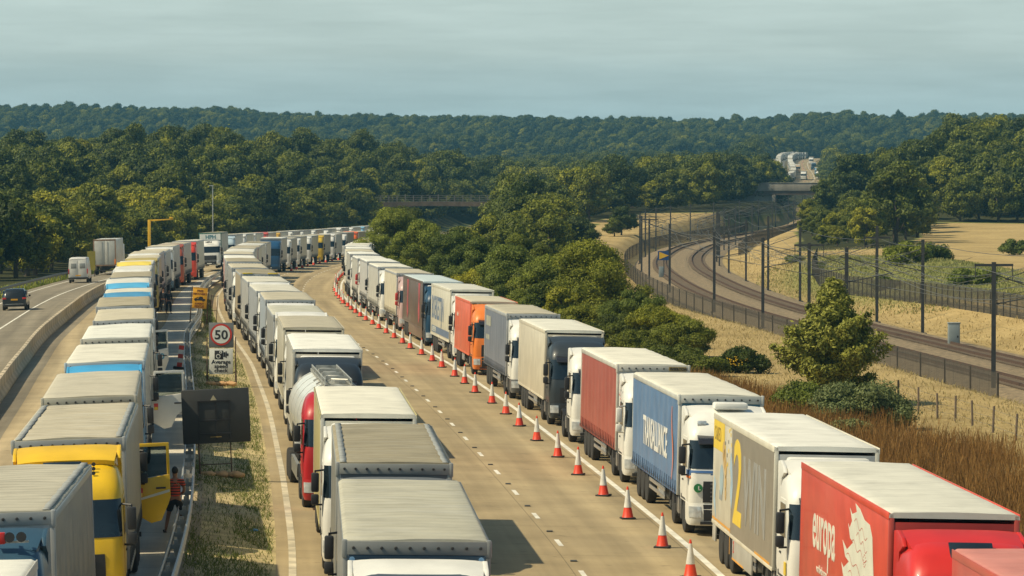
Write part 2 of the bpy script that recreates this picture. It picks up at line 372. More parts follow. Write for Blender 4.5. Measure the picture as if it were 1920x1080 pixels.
# ------------------------------------------------------------------ roads
def road_material(name, c, joint_u, joint_d, dark=.62, var=.14):
    m = mat(name, c, .85, 0, var, .35, bump=.25, bscale=30, spec=.25)
    nt = m.node_tree; b = nt.nodes['Principled BSDF']; old = b.inputs['Base Color'].links[0].from_socket
    N = nt.nodes.new; L = nt.links.new
    uv = N('ShaderNodeUVMap'); uv.uv_map = 'plan'; sp = N('ShaderNodeSeparateXYZ'); L(uv.outputs[0], sp.inputs[0])
    def line(sock, period, off, w):
        a = N('ShaderNodeMath'); a.operation = 'ADD'; a.inputs[1].default_value = off; L(sock, a.inputs[0])
        p = N('ShaderNodeMath'); p.operation = 'PINGPONG'; p.inputs[1].default_value = period / 2; L(a.outputs[0], p.inputs[0])
        l = N('ShaderNodeMath'); l.operation = 'LESS_THAN'; l.inputs[1].default_value = w; L(p.outputs[0], l.inputs[0]); return l.outputs[0]
    o = N('ShaderNodeMath'); o.operation = 'MAXIMUM'
    L(line(sp.outputs[0], joint_u, 50 * joint_u + .22, .016), o.inputs[0]); L(line(sp.outputs[1], joint_d, 0, .025), o.inputs[1])
    # oil streaks along each lane
    st = N('ShaderNodeTexNoise'); st.inputs['Scale'].default_value = 1; st.inputs['Detail'].default_value = 4
    mp = N('ShaderNodeMapping'); mp.inputs['Scale'].default_value = (1.1, .025, 1); L(uv.outputs[0], mp.inputs[0]); L(mp.outputs[0], st.inputs['Vector'])
    mr = N('ShaderNodeMapRange'); mr.inputs[1].default_value = .3; mr.inputs[2].default_value = .7; mr.inputs[3].default_value = .70; mr.inputs[4].default_value = 1.10
    L(st.outputs[0], mr.inputs[0])
    sp2 = N('ShaderNodeTexNoise'); sp2.inputs['Scale'].default_value = 1.4; sp2.inputs['Detail'].default_value = 8; L(uv.outputs[0], sp2.inputs['Vector'])
    r3 = N('ShaderNodeMapRange'); r3.inputs[1].default_value = .62; r3.inputs[2].default_value = .75; r3.inputs[3].default_value = 1; r3.inputs[4].default_value = .62
    L(sp2.outputs[0], r3.inputs[0]); mm = N('ShaderNodeMath'); mm.operation = 'MULTIPLY'; L(mr.outputs[0], mm.inputs[0]); L(r3.outputs[0], mm.inputs[1])
    tw = N('ShaderNodeMath'); tw.operation = 'MULTIPLY'; tw.inputs[1].default_value = 2 * math.pi / 1.825; L(sp.outputs[0], tw.inputs[0]); ts = N('ShaderNodeMath'); ts.operation = 'SINE'; L(tw.outputs[0], ts.inputs[0])
    tr_ = N('ShaderNodeMapRange'); tr_.inputs[1].default_value = -1; tr_.inputs[3].default_value = .90; tr_.inputs[4].default_value = 1.03; L(ts.outputs[0], tr_.inputs[0]); mt_ = N('ShaderNodeMath'); mt_.operation = 'MULTIPLY'; L(mm.outputs[0], mt_.inputs[0]); L(tr_.outputs[0], mt_.inputs[1]); mm = mt_
    jr = N('ShaderNodeMapRange'); jr.inputs[3].default_value = 1; jr.inputs[4].default_value = dark; L(o.outputs[0], jr.inputs[0])
    m3 = N('ShaderNodeMath'); m3.operation = 'MULTIPLY'; L(mm.outputs[0], m3.inputs[0]); L(jr.outputs[0], m3.inputs[1])
    sc = N('ShaderNodeVectorMath'); sc.operation = 'SCALE'; L(old, sc.inputs[0]); L(m3.outputs[0], sc.inputs['Scale']); L(sc.outputs[0], b.inputs['Base Color'])
    return m
def dsteps(d0, d1):
    out = []; d = d0
    while d < d1: out.append(d); d += 4 if d < 500 else 8
    return out + [d1]
def strip(name, u0, u1, d0, d1, dz, m, nu=2, kind='structure', parent=None, base=G, steps=None):
    ds = steps or dsteps(d0, d1); V = []; UV = []; Q = []
    for d in ds:
        a = u0(d) if callable(u0) else u0; b = u1(d) if callable(u1) else u1
        for k in range(nu + 1):
            u = a + (b - a) * k / nu; V.append(base(u, d, dz)); UV.append((u, d))
    n = nu + 1
    for i in range(len(ds) - 1):
        for k in range(nu): Q.append((i*n + k, i*n + k + 1, (i+1)*n + k + 1, (i+1)*n + k))
    me = npmesh(name, V, Q, [m]); uvl = me.uv_layers.new(name='plan')
    idx = np.zeros(len(me.loops), dtype=np.int32); me.loops.foreach_get('vertex_index', idx)
    uvl.data.foreach_set('uv', np.asarray(UV, dtype=np.float32)[idx].ravel())
    o = ob(name, me, parent)
    if kind: tag(o, kind=kind)
    return o
CONC = road_material('concrete_carriageway', (.40, .315, .185), 3.65, 9.0)
CONL = road_material('concrete_pale_lane', (.42, .335, .205), 3.8, 9.0)
ASPH = road_material('worn_asphalt', (.26, .225, .165), 3.4, 60.0, .8)
PALE = road_material('pale_hard_strip', (.62, .57, .47), 6, 5.0, .5, .2)
LINE = mat('road_line_white', (.72, .69, .60), .7, 0, .22, 1.2)
strip('road', -11.7, 4.3, 40, 2650, 0, CONC, 4)
strip('road', lambda d: UC(d) + 1.0, lambda d: UB(d) + .45, 40, 2650, 0, CONL, 3)
strip('hard_strip', lambda d: -15.6 + SHL(d) * .6, lambda d: UB(d) + .1, 40, 2650, .004, PALE, 1)
strip('road', lambda d: UC(d) - 8.6, lambda d: UC(d) + .996, 100, 2650, .0, ASPH, 3)
strip('median', lambda d: UB(d) + .45, -11.66, 40, 2650, -.006, mat('median_soil', (.42, .34, .17), .95, 0, .35, 1.3, bump=.15, bscale=14), 3)
strip('edge_line', -11.36, -11.16, 40, 1200, .007, mat('road_line_worn', (.52, .46, .34), .8, 0, .3, 1.5), 1)
strip('edge_line', -.1, .1, 40, 2600, .004, LINE, 1)
strip('edge_line', lambda d: UC(d) - 7.65, lambda d: UC(d) - 7.5, 100, 800, .005, LINE, 1)
strip('lane_line', lambda d: UC(d) - 4.15, lambda d: UC(d) - 4.0, 100, 800, .005, LINE, 1)
mb = MB()
d = 48.0
while d < 800:
    for off in (-3.65, -7.3):
        p = [G(off - .07, d, .005), G(off + .07, d, .005), G(off + .07, d + 2.0, .005), G(off - .07, d + 2.0, .005)]
        mb.add(p, [(0, 1, 2, 3)])
    d += 8.95
tag(ob('lane_markings', mb.mesh('lane_markings', [LINE], False)), kind='structure')
mb = MB(); d = 52.5                                     # road studs between the dashes
while d < 320:
    p = G(-3.65, d, .004); mb.box(p.x - .09, p.x + .09, p.y - .12, p.y + .12, p.z, p.z + .03, 0); d += 8.95
tag(ob('road_studs', mb.mesh('road_studs', [mat('stud_black', (.06, .06, .055), .6)], False)), kind='structure')

# ------------------------------------------------------------------ median crash barrier
root = tag(ob('crash_barrier', None, None, G(UB(100), 100)), 'galvanised double-sided crash barrier curving beside the grass median', 'crash barrier')
root.location = (0, 0, 0)
prof = [(0, .42), (.05, .47), (.0, .53), (0, .60), (.05, .66), (0, .72)]
for side in (-1, 1):
    rows_ = []
    for d in np.arange(60, 640, 3.0):
        rows_.append([G(UB(d) + side * (.14 + q[0]), d, q[1] + .02) for q in prof])
    b_ = MB().grid(rows_); o = ob('guard_rail', b_.mesh('guard_rail', [STEEL]), root)
    so_ = o.modifiers.new('thick', 'SOLIDIFY'); so_.thickness = .012
pm = MB().box(-.05, .05, -.03, .03, -.1, .74, 0).box(-.13, .13, -.025, .025, .5, .62, 0).mesh('post', [STEEL])
for i, d in enumerate(np.arange(62, 380, 3.4)): ob('post', pm, root, G(UB(d), d))

# ------------------------------------------------------------------ temporary concrete barrier, one block at a time
CB = mat('barrier_concrete', (.50, .42, .30), .85, 0, .22, .9, bump=.3, bscale=12, objrand=.12)
def block_mesh():
    pr = [(-.30, -.02), (-.30, .12), (-.13, .38), (-.10, .86), (.10, .86), (.13, .38), (.30, .12), (.30, -.02)]
    b = MB().prism(pr, 0, 2.94, 'y', 0, .012)
    b.box(-.07, .07, .9, 1.3, .84, .875, 1)
    return b.mesh('barrier_block', [CB, mat('lifting_pocket', (.2, .17, .12), .9)])
bmesh_ = block_mesh(); d = 120.0; n = 0
spots = []
while d < 520: spots.append(d); d += 3.0
for n, d in enumerate(spots):
    m_ = sl_(lambda q: S(q) + UC(q), d)
    p = G(UC(d) - .3, d); o = ob('barrier_block', bmesh_, None, p, (0, 0, -math.atan(m_)))
    seen = n - 16
    tag(o, 'weathered concrete barrier block, %s of its chain counted from the near end' % ordw(max(1, seen)) if seen >= 1 else 'weathered concrete barrier block just outside the left edge of the picture',
        'barrier block', 'concrete blocks dividing the carriageway')

# ------------------------------------------------------------------ railway
BAL = mat('ballast', (.245, .185, .11), .95, 0, .5, 2.6, bump=1.0, bscale=18)
RUST = mat('rail_steel_rust', (.085, .05, .032), .7, .2, .25, 3)
SLP = mat('concrete_sleeper', (.22, .17, .12), .9, 0, .2, 2)
rsteps = list(np.arange(120, 1500, 5.0))
V = []; Q = []
pr = [(-4.2, -.5), (-2.6, -.12), (7.9, -.12), (9.6, -.5)]
for d in rsteps: V += [RG(v, d, z) for v, z in pr]
for i in range(len(rsteps) - 1):
    for k in range(3): Q.append((i*4 + k, i*4 + k + 1, (i+1)*4 + k + 1, (i+1)*4 + k))
tag(ob('ballast', npmesh('ballast', V, Q, [BAL], None, True)), kind='structure')
for tr, words in ((0, 'nearer railway track curving past the palisade fence'), (5.3, 'farther railway track on the inside of the curve')):
    root = tag(ob('railway_track', None), words, 'railway track', 'railway tracks')
    for g in (-.72, .72):
        b_ = MB().grid([[RG(tr + g + a, d, z) for a, z in ((-.06, -.06), (-.04, .15), (.04, .15), (.06, -.06))] for d in rsteps])
        ob('rail', b_.mesh('rail', [RUST], True, 50), root)
    sb = MB()
    for d in np.arange(225, 760, .75):
        a = RG(tr - 1.25, d, -.02); c = RG(tr + 1.25, d, -.02); e = Vector((0, .13, 0)); up = Vector((0, 0, -.1))
        sb.add([a - e, c - e, c + e, a + e, a - e + up, c - e + up], [(0, 1, 2, 3), (4, 5, 1, 0)])
    tag(ob('sleepers', sb.mesh('sleepers', [SLP], False), root), kind='stuff')

# palisade fences
FEN = mat('palisade_steel', (.06, .053, .043), .7, .1, .3, 2)
def fence(pts, label, h=2.0, pitch=.155, name='palisade_fence'):
    root = tag(ob(name, None), label, 'fence')
    P = [Vector(p) for p in pts]; b = MB(); r = MB(); L_ = 0; posts = []
    for i in range(len(P) - 1):
        a, c = P[i], P[i + 1]; ln = (c - a).length; t = (c - a) / ln; nrm = Vector((-t.y, t.x, 0)) * .012
        k = 0.0
        while k < ln:
            p = a + t * k; w = t * .055; hh = h + .05 * math.sin((L_ + k) * 3.1)
            b.add([p - w, p + w, p + w + Vector((0, 0, hh)), p + Vector((0, 0, hh + .09)), p - w + Vector((0, 0, hh))], [(0, 1, 2, 3, 4)])
            k += pitch
        for z in (.35, h - .25):
            q = Vector((0, 0, z)); e = Vector((0, 0, .05))
            r.add([a + q + nrm, c + q + nrm, c + q + e + nrm, a + q + e + nrm], [(0, 1, 2, 3)])
        L_ += ln; posts.append(a)
    ob('pales', b.mesh('pales', [FEN], False), root); ob('fence_rail', r.mesh('fence_rail', [FEN], False), root)
    pm = MB().box(-.05, .05, -.05, .05, -.4, h + .02).mesh('fence_post', [FEN])
    st = max(1, math.ceil(len(posts) / 95))
    for p in posts[::st]: ob('fence_post', pm, root, p + Vector((0, .05, 0)))
def TG(X, Y, dz=0): return Vector((X, Y, terrain(X, Y) + dz))
def rline(off, d0, d1, st=2.75):
    out = []; d = d0
    while d <= d1:
        p = RG(off, d); out.append(TG(p.x, p.y, -.05)); d += st * (1 if d < 560 else 2)
    return out
fence(rline(-5.2, 215, 940), 'long dark palisade fence on the near side of the railway curve')
def pline(pts, st=2.75):
    out = []
    for i in range(len(pts) - 1):
        a, c = Vector(pts[i] + (0,)), Vector(pts[i + 1] + (0,)); n = max(1, int((c - a).length / st))
        out += [a + (c - a) * k / n for k in range(n)]
    out.append(Vector(pts[-1] + (0,))); return [TG(p.x, p.y, -.05) for p in out]
fence(pline([(46, 250), (43.5, 290), (41, 318), (38, 360), (34.9, 405), (34.5, 440), (36, 470), (39, 500)]), 'palisade fence behind the far track below the green meadow')
fence(pline([(37, 640), (41.6, 690), (50, 770), (62, 880), (70, 960)]), 'palisade fence inside the railway curve below the dark wood')

# masts and wires of the overhead line
MG = mat('mast_steel', (.055, .058, .06), .6, .3, .25, 3)
WIRE = mat('overhead_wire_copper', (.16, .16, .15), .5, .6, .2)
def mast_mesh(h):
    b = MB()
    b.box(-.115, .115, -.12, -.09, -.4, h).box(-.115, .115, .09, .12, -.4, h).box(-.02, .02, -.09, .09, -.4, h).box(-.3, .3, -.3, .3, -.5, .12)
    return b.mesh('mast_post', [MG], False)
def arm_mesh(side, reach=3.3):
    b = MB(); s = side
    b.tube([(0, 0, 6.9), (s * reach, 0, 5.75)], .035).tube([(0, 0, 5.1), (s * reach, 0, 5.75)], .04).tube([(s * .4, 0, 5.2), (s * (reach + .4), 0, 4.55)], .025).tube([(s * reach, 0, 5.75), (s * reach, 0, 4.75)], .012)
    for q in (.25, .5): b.lathe([(.02, s * q - .1), (.07, s * q), (.02, s * q + .1)], 6, 'x', (0, 0, 5.1 + q * .2))
    return b.mesh('cantilever_arm', [MG])
AM = {s: arm_mesh(s) for s in (-1, 1)}; MM = {h: mast_mesh(h) for h in (7.6, 8.4)}
mast_list = [(-2.4, 231), (-3.2, 281), (-3.2, 327), (-3.1, 366), (-3.0, 429), (-3.0, 489), (8.2, 264), (8.2, 315), (8.4, 340), (8.3, 397), (8.4, 437), (8.4, 477), (8.3, 518), (8.3, 560), (-3.1, 300.5), (-3.1, 524)]
for d in (575, 625, 675, 725, 775, 830, 885, 940, 1000, 1060, 1110, 1200, 1270, 1350): mast_list += [(-3.1, d), (8.3, d + 12)]
nn = {-1: 0, 1: 0}
for v, d in sorted(mast_list, key=lambda q: q[1]):
    s = 1 if v < 0 else -1; nn[s] += 1
    p = RG(v, d, -.3); root = ob('railway_mast', None, None, p, (0, 0, -math.atan(sl_(R, d))))
    tag(root, 'dark overhead line mast, %s along the %s side of the railway' % (ordw(nn[s]), 'near' if s > 0 else 'far'), 'railway mast', 'overhead line masts')
    ob('mast_post', MM[8.4 if d in (437, 340) else 7.6], root); ob('cantilever_arm', AM[s], root)
    if d in (231, 264, 300.5, 340, 489):
        b = MB().box(-1.15, 1.15, -.05, .05, 7.35, 7.5).tube([(-1.1, 0, 7.4), (-1.1, 0, 6.7)], .03).tube([(1.1, 0, 7.4), (1.1, 0, 6.5)], .03)
        ob('cross_head', b.mesh('cross_head', [MG]), root)
for tr, vm in ((0, -3.1), (5.3, 8.3)):
    ds_ = sorted(d for v, d in mast_list if (v < 0) == (vm < 0)); ds_ = [190] + ds_
    b = MB(); top = []; con = []
    for i in range(len(ds_) - 1):
        a, c = ds_[i], ds_[i + 1]; n = 8
        for k in range(n):
            t = k / n; d = a + (c - a) * t; zig = .2 * (1 if i % 2 else -1) * (1 - 2 * t)
            top.append(RG(tr + zig, d, 5.45 - 1.0 * 4 * t * (1 - t) * min(1, (c - a) / 50))); con.append(RG(tr + zig, d, 4.4))
            if k % 3 == 1: b.tube([top[-1], con[-1]], .008, 4)
    b.tube(top, .022, 4).tube(con, .02, 4)
    for off, hh, sg in ((.9, 6.2, 1.1), (-.8, 5.9, .9)):
        b.tube([RG(tr + off, ds_[i] + (ds_[i+1] - ds_[i]) * k / 6, hh - sg * 4 * (k / 6) * (1 - k / 6)) for i in range(len(ds_) - 1) for k in range(6)], .016, 4)
    for i in range(1, len(ds_) - 1):                     # registration wires slung across to the other track
        b.tube([RG(vm, ds_[i], 6.6), RG((vm + 5.2 - vm) * .5 + .3, ds_[i] + 6, 5.0), RG(8.3 if vm < 0 else -3.1, ds_[i] + 13, 6.3)], .014, 4)
    ret = [RG(vm + (.4 if vm > 0 else -.4), ds_[i] + (ds_[i+1] - ds_[i]) * k / 6, 7.0 - 1.4 * (k / 6) * (1 - k / 6)) for i in range(len(ds_) - 1) for k in range(6)]
    b.tube(ret, .02, 4)
    tag(ob('overhead_wire', b.mesh('overhead_wire', [WIRE])), 'sagging overhead wires above the %s railway track' % ('nearer' if tr == 0 else 'farther'), 'overhead wire', 'overhead wires')

# lineside cabinet, board and signal
p = RG(11.3, 268, -.2)
root = tag(ob('relay_cabinet', None, None, PX(1789, 291, terrain((1789 - 960) / F * 291, 291) - .1)), 'tall grey equipment cabinet standing beside the far track', 'cabinet')
gp = mat('cabinet_grey', (.22, .26, .27), .5, 0, .1)
ob('cabinet_body', MB().box(-.42, .42, -.35, .35, 0, 2.0, 0, .02).box(-.46, .46, -.39, .39, 1.98, 2.06, 0, .015).mesh('cabinet_body', [gp]), root)
ob('door', MB().box(-.38, .38, -.375, -.352, .1, 1.92, 0, .008).box(.2, .3, -.39, -.375, .95, 1.1, 1).mesh('door', [gp, BLACK]), root)
p = PX(1245, 512, ZRL(512) - .3)
root = tag(ob('marker_board', None, None, p), 'blue square railway marker board with a yellow triangle at the left bend', 'railway sign')
ob('board', MB().box(-.8, .8, -.03, .03, 1.9, 3.1).mesh('board', [mat('board_blue', (.02, .07, .22), .5)]), root)
ob('triangle', MB().prism([(-.62, 2.0), (-.62, 3.0), (.62, 2.5)], -.045, -.034, 'y').mesh('triangle', [mat('board_yellow', (.75, .45, .03), .5)]), root)
ob('post', MB().box(-.06, .06, .03, .13, 0, 3.0).mesh('post', [MG]), root)
p = PX(1240, 492, ZRL(492) - .3)
root = tag(ob('trackside_cabinet', None, None, p), 'small blue-grey trackside cabinet below the marker board', 'cabinet')
ob('cabinet_body', MB().box(-.3, .3, -.25, .25, 0, 1.5, 0, .02).mesh('cabinet_body', [gp]), root)
ob('door', MB().box(-.26, .26, -.27, -.252, .1, 1.4, 0, .005).mesh('door', [gp]), root)

# ------------------------------------------------------------------ bridges
BRC = mat('bridge_concrete', (.27, .25, .21), .9, 0, .3, .5, stretch=(1, 1, .25))
BRD = mat('bridge_beam_brown', (.11, .08, .055), .8, 0, .3, .6)
root = tag(ob('railway_bridge', None, None, (0, 1150, 0)), 'grey concrete road bridge crossing above the railway', 'bridge')
ob('parapet', MB().box(71.5, 132, -.3, 0, 6.9, 9.2, 0, .05).box(71.3, 132, -.4, .1, 9.2, 9.36, 0, .03).mesh('parapet', [BRC]), root)
ob('deck', MB().box(70, 134, -.1, 9.5, 5.7, 6.9).mesh('deck', [BRD]), root)
ob('parapet', MB().box(71.5, 132, 9.0, 9.5, 6.9, 8.9).mesh('parapet', [BRC]), root)
ob('abutment', MB().box(64, 77.0, .6, 9, -3.5, 5.7, 0, .1).box(76.2, 77.2, -1.5, .6, -3.5, 5.7, 0, .1).mesh('abutment', [BRC]), root)
ob('abutment', MB().box(106, 120, .6, 9, -3.5, 5.7, 0, .1).mesh('abutment', [BRC]), root)
b = MB()
for i in range(30): b.box(73 + i * 2, 73.05 + i * 2, -.15, -.1, 9.3, 10.2)
b.box(73, 131, -.16, -.1, 10.16, 10.24).box(73, 131, -.16, -.1, 9.75, 9.8)
ob('railing', b.mesh('railing', [MG], False), root)
root = tag(ob('footbridge', None, None, (0, 950, 0)), 'brown beam overbridge with metal railings crossing the motorway between trees', 'bridge')
ob('deck', MB().prism([(-52, 3.0), (-52, 4.4), (-20, 4.9), (14, 4.6), (30, 4.2), (30, 3.0), (14, 3.5), (-20, 3.9)], 0, 5, 'y').mesh('deck', [BRD]), root)
b = MB()
for y_ in (.05, 4.9):
    for i in range(38): b.box(-50 + i * 2.0, -49.88 + i * 2.0, y_, y_ + .1, 4.2, 6.7 if i % 4 == 0 else 6.4)
    for z_ in (5.0, 5.45, 5.9, 6.35): b.box(-50, 26, y_, y_ + .05, z_, z_ + .07)
ob('railing', b.mesh('railing', [mat('railing_grey', (.17, .16, .14), .7)], False), root)
for x_ in (-40, -5, 22): ob('pier', MB().box(x_ - .6, x_ + .6, .5, 4.5, -6, 3.3, 0, .1).mesh('pier', [BRC]), root)

# ------------------------------------------------------------------ trees and plants
def leafmat(name, a, b_, hue=.5):
    """leaf colour between a and b by per-leaf tint, with per-tree variation"""
    m = bpy.data.materials.new(name); m.use_nodes = True; nt = m.node_tree; b = nt.nodes['Principled BSDF']; N = nt.nodes.new; L = nt.links.new
    b.inputs['Roughness'].default_value = .6; b.inputs['Specular IOR Level'].default_value = .25
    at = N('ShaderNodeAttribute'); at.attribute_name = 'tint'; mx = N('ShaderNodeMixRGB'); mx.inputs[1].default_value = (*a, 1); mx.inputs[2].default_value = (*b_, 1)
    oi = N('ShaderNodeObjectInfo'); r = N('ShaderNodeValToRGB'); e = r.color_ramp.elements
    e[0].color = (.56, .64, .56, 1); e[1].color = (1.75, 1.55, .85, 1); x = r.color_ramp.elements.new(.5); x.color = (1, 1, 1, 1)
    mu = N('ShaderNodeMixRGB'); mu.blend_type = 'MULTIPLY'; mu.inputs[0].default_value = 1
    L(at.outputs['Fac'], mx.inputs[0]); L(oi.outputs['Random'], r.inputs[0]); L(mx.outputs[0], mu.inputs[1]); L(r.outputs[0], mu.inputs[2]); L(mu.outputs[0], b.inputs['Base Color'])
    tr = N('ShaderNodeBsdfTranslucent'); ms = N('ShaderNodeMixShader'); ms.inputs[0].default_value = .22; out = nt.nodes['Material Output']
    L(mu.outputs[0], tr.inputs[0]); L(b.outputs[0], ms.inputs[1]); L(tr.outputs[0], ms.inputs[2]); L(ms.outputs[0], out.inputs[0])
    return m
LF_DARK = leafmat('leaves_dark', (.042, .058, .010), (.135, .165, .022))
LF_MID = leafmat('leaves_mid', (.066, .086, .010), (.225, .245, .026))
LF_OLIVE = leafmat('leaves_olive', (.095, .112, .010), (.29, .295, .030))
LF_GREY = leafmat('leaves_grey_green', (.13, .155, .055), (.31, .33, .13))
BARK = mat('bark', (.10, .075, .05), .9, 0, .3, 3, bump=.5)
def sph(n, r_): 
    v = r_.normal(size=(n, 3)); return v / np.linalg.norm(v, axis=1)[:, None]
def leaf_quads(P, Nn, size, r_, aspect=1.6):
    n = len(P); Nn = Nn + r_.normal(size=(n, 3)) * .55; Nn /= np.linalg.norm(Nn, axis=1)[:, None]
    T = np.cross(Nn, r_.normal(size=(n, 3))); T /= np.linalg.norm(T, axis=1)[:, None] + 1e-9; B = np.cross(Nn, T)
    s = (size * r_.uniform(.55, 1.35, n))[:, None]
    V = np.stack([P - T * s * aspect * .5, P + B * s * .42 - T * s * .05, P + T * s * aspect * .5, P - B * s * .42 - T * s * .05], 1).reshape(-1, 3)
    return V, np.arange(n * 4).reshape(n, 4)
def crown_mesh(name, seed, h, w, z0, lobes, leaves, leaf, m, lobe_r=.28, shape='round', core=True):
    r_ = np.random.default_rng(seed); C = []; Rr = []
    for i in range(lobes):
        t = r_.uniform(0, 1); a = r_.uniform(0, 2 * math.pi)
        if shape == 'cone': rad_ = w / 2 * (1 - t) ** .8 * r_.uniform(.35, 1.0); z = z0 + t * (h - z0) * .93 + .05 * h; q = lobe_r * w * (1 - .72 * t) * r_.uniform(.6, 1.1)
        elif shape == 'low': rad_ = w / 2 * r_.uniform(0, 1) ** .5 * .85; z = z0 + (h - z0) * r_.uniform(.15, .8) * (1 - .5 * (rad_ / (w / 2)) ** 2); q = lobe_r * w * r_.uniform(.5, 1)
        else:
            env = math.sin(math.pi * min(1, .18 + .80 * t)) ** .6; rad_ = w / 2 * env * r_.uniform(.25, .9); z = z0 + (h - z0) * (.12 + .72 * t); q = lobe_r * w * r_.uniform(.55, 1.05)
        C.append((rad_ * math.cos(a), rad_ * math.sin(a), z)); Rr.append(q)
    C = np.array(C); Rr = np.array(Rr); w_ = Rr ** 2; pick = r_.choice(lobes, size=leaves, p=w_ / w_.sum())
    D = sph(leaves, r_); D[:, 2] = np.abs(D[:, 2]) * r_.choice([1, 1, 1, -.7], leaves); D /= np.linalg.norm(D, axis=1)[:, None]
    rr = Rr[pick] * r_.uniform(.60, 1.14, leaves) * (1 + .18 * r_.normal(size=leaves) * (r_.uniform(size=leaves) < .12))
    P = C[pick] + D * rr[:, None] * np.array([1, 1, .82])
    # drop the leaves buried inside other lobes
    keep = np.ones(leaves, bool)
    for j in range(lobes):
        q = (P - C[j]) / np.array([1, 1, .82]); keep &= (np.einsum('ij,ij->i', q, q) > (Rr[j] * .62) ** 2) | (pick == j)
    P = P[keep]; D = D[keep]; pk = pick[keep]
    V, Q = leaf_quads(P, D, leaf, r_)
    lt = r_.uniform(.1, .9, lobes); tint = np.repeat(np.clip(lt[pk] * .6 + r_.uniform(0, .55, len(pk)) - .08, 0, 1), 4)
    Vs = [V]; Qs = [Q]; Ts = [tint]; off = len(V)
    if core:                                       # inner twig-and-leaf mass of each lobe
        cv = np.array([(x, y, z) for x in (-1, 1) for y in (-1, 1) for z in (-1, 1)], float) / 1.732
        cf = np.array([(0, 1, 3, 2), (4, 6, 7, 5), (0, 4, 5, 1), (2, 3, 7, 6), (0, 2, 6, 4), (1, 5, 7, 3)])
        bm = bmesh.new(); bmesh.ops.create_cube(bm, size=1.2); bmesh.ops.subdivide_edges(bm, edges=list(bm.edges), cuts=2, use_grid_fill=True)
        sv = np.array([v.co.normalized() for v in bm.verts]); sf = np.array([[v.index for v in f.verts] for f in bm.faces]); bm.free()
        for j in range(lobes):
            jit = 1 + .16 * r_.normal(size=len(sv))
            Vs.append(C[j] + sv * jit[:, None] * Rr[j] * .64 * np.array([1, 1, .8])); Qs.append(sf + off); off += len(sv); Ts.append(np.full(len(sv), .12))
    return npmesh(name, np.concatenate(Vs), np.concatenate(Qs), [m], np.concatenate(Ts))
def trunk_mesh(h, r0, seed, limbs=5, spread=.3):
    g = random.Random(seed); b = MB(); pts = [(g.uniform(-.05, .05) * h * .3 * k, g.uniform(-.05, .05) * h * .3 * k, -.4 + h * k / 4) for k in range(5)]; pts[0] = (0, 0, -.5)
    b.tube(pts, [r0 * 1.25, r0, r0 * .75, r0 * .5, r0 * .22], 8)
    for i in range(limbs):
        a = g.uniform(0, 6.28); p = Vector(pts[1 + i % 3]); e = p + Vector((math.cos(a), math.sin(a), .9)) * h * spread * g.uniform(.7, 1.2)
        b.tube([p, (p + e) / 2 + Vector((0, 0, -.05 * h)), e], [r0 * .45, r0 * .3, r0 * .1], 6)
    return b.mesh('trunk', [BARK])
CR = {}
for i in range(4):
    CR['dark', i] = crown_mesh('crown', 100 + i, 12, 10 + i % 2, 1.5, 52, 8000, .36, LF_DARK, .155)
    CR['mid', i] = crown_mesh('crown', 200 + i, 11, 9.5, 1.0, 50, 8000, .35, LF_MID, .155)
    CR['olive', i] = crown_mesh('crown', 300 + i, 9, 8, .6, 46, 8000, .29, LF_OLIVE, .155)
for i in range(4): CR['cone', i] = crown_mesh('crown', 400 + i, 15, 7.5, 1.0, 54, 8000, .34, LF_DARK, .17, 'cone')
TR = [trunk_mesh(8, .28, 40 + i) for i in range(3)]
KIND = {'cone': 'pointed dark', 'dark': 'dark green', 'mid': 'mid green', 'olive': 'yellowish olive'}
def tree(X, Y, kind, sc, label, group, z=None, squash=1.0, sub=None):
    g = rng; i = g.randrange(4); root = ob('tree', None, None, (X, Y, (terrain(X, Y) if z is None else z) - .1), (0, 0, g.uniform(0, 6.28)))
    root.scale = (sc * g.uniform(.85, 1.18), sc * g.uniform(.85, 1.18), sc * squash * g.uniform(.85, 1.1))
    ob('crown', CR[kind, i], root); ob('trunk', TR[i % 3], root); tag(root, label, 'tree', group); return root
def far_clear(X, Y, top):
    """is the line of sight to the distant stretch of motorway kept open?"""
    px, py = pix(X, Y, top)
    return not (1452 < px < 1552 and 1155 < Y < 2400 and py < 346)
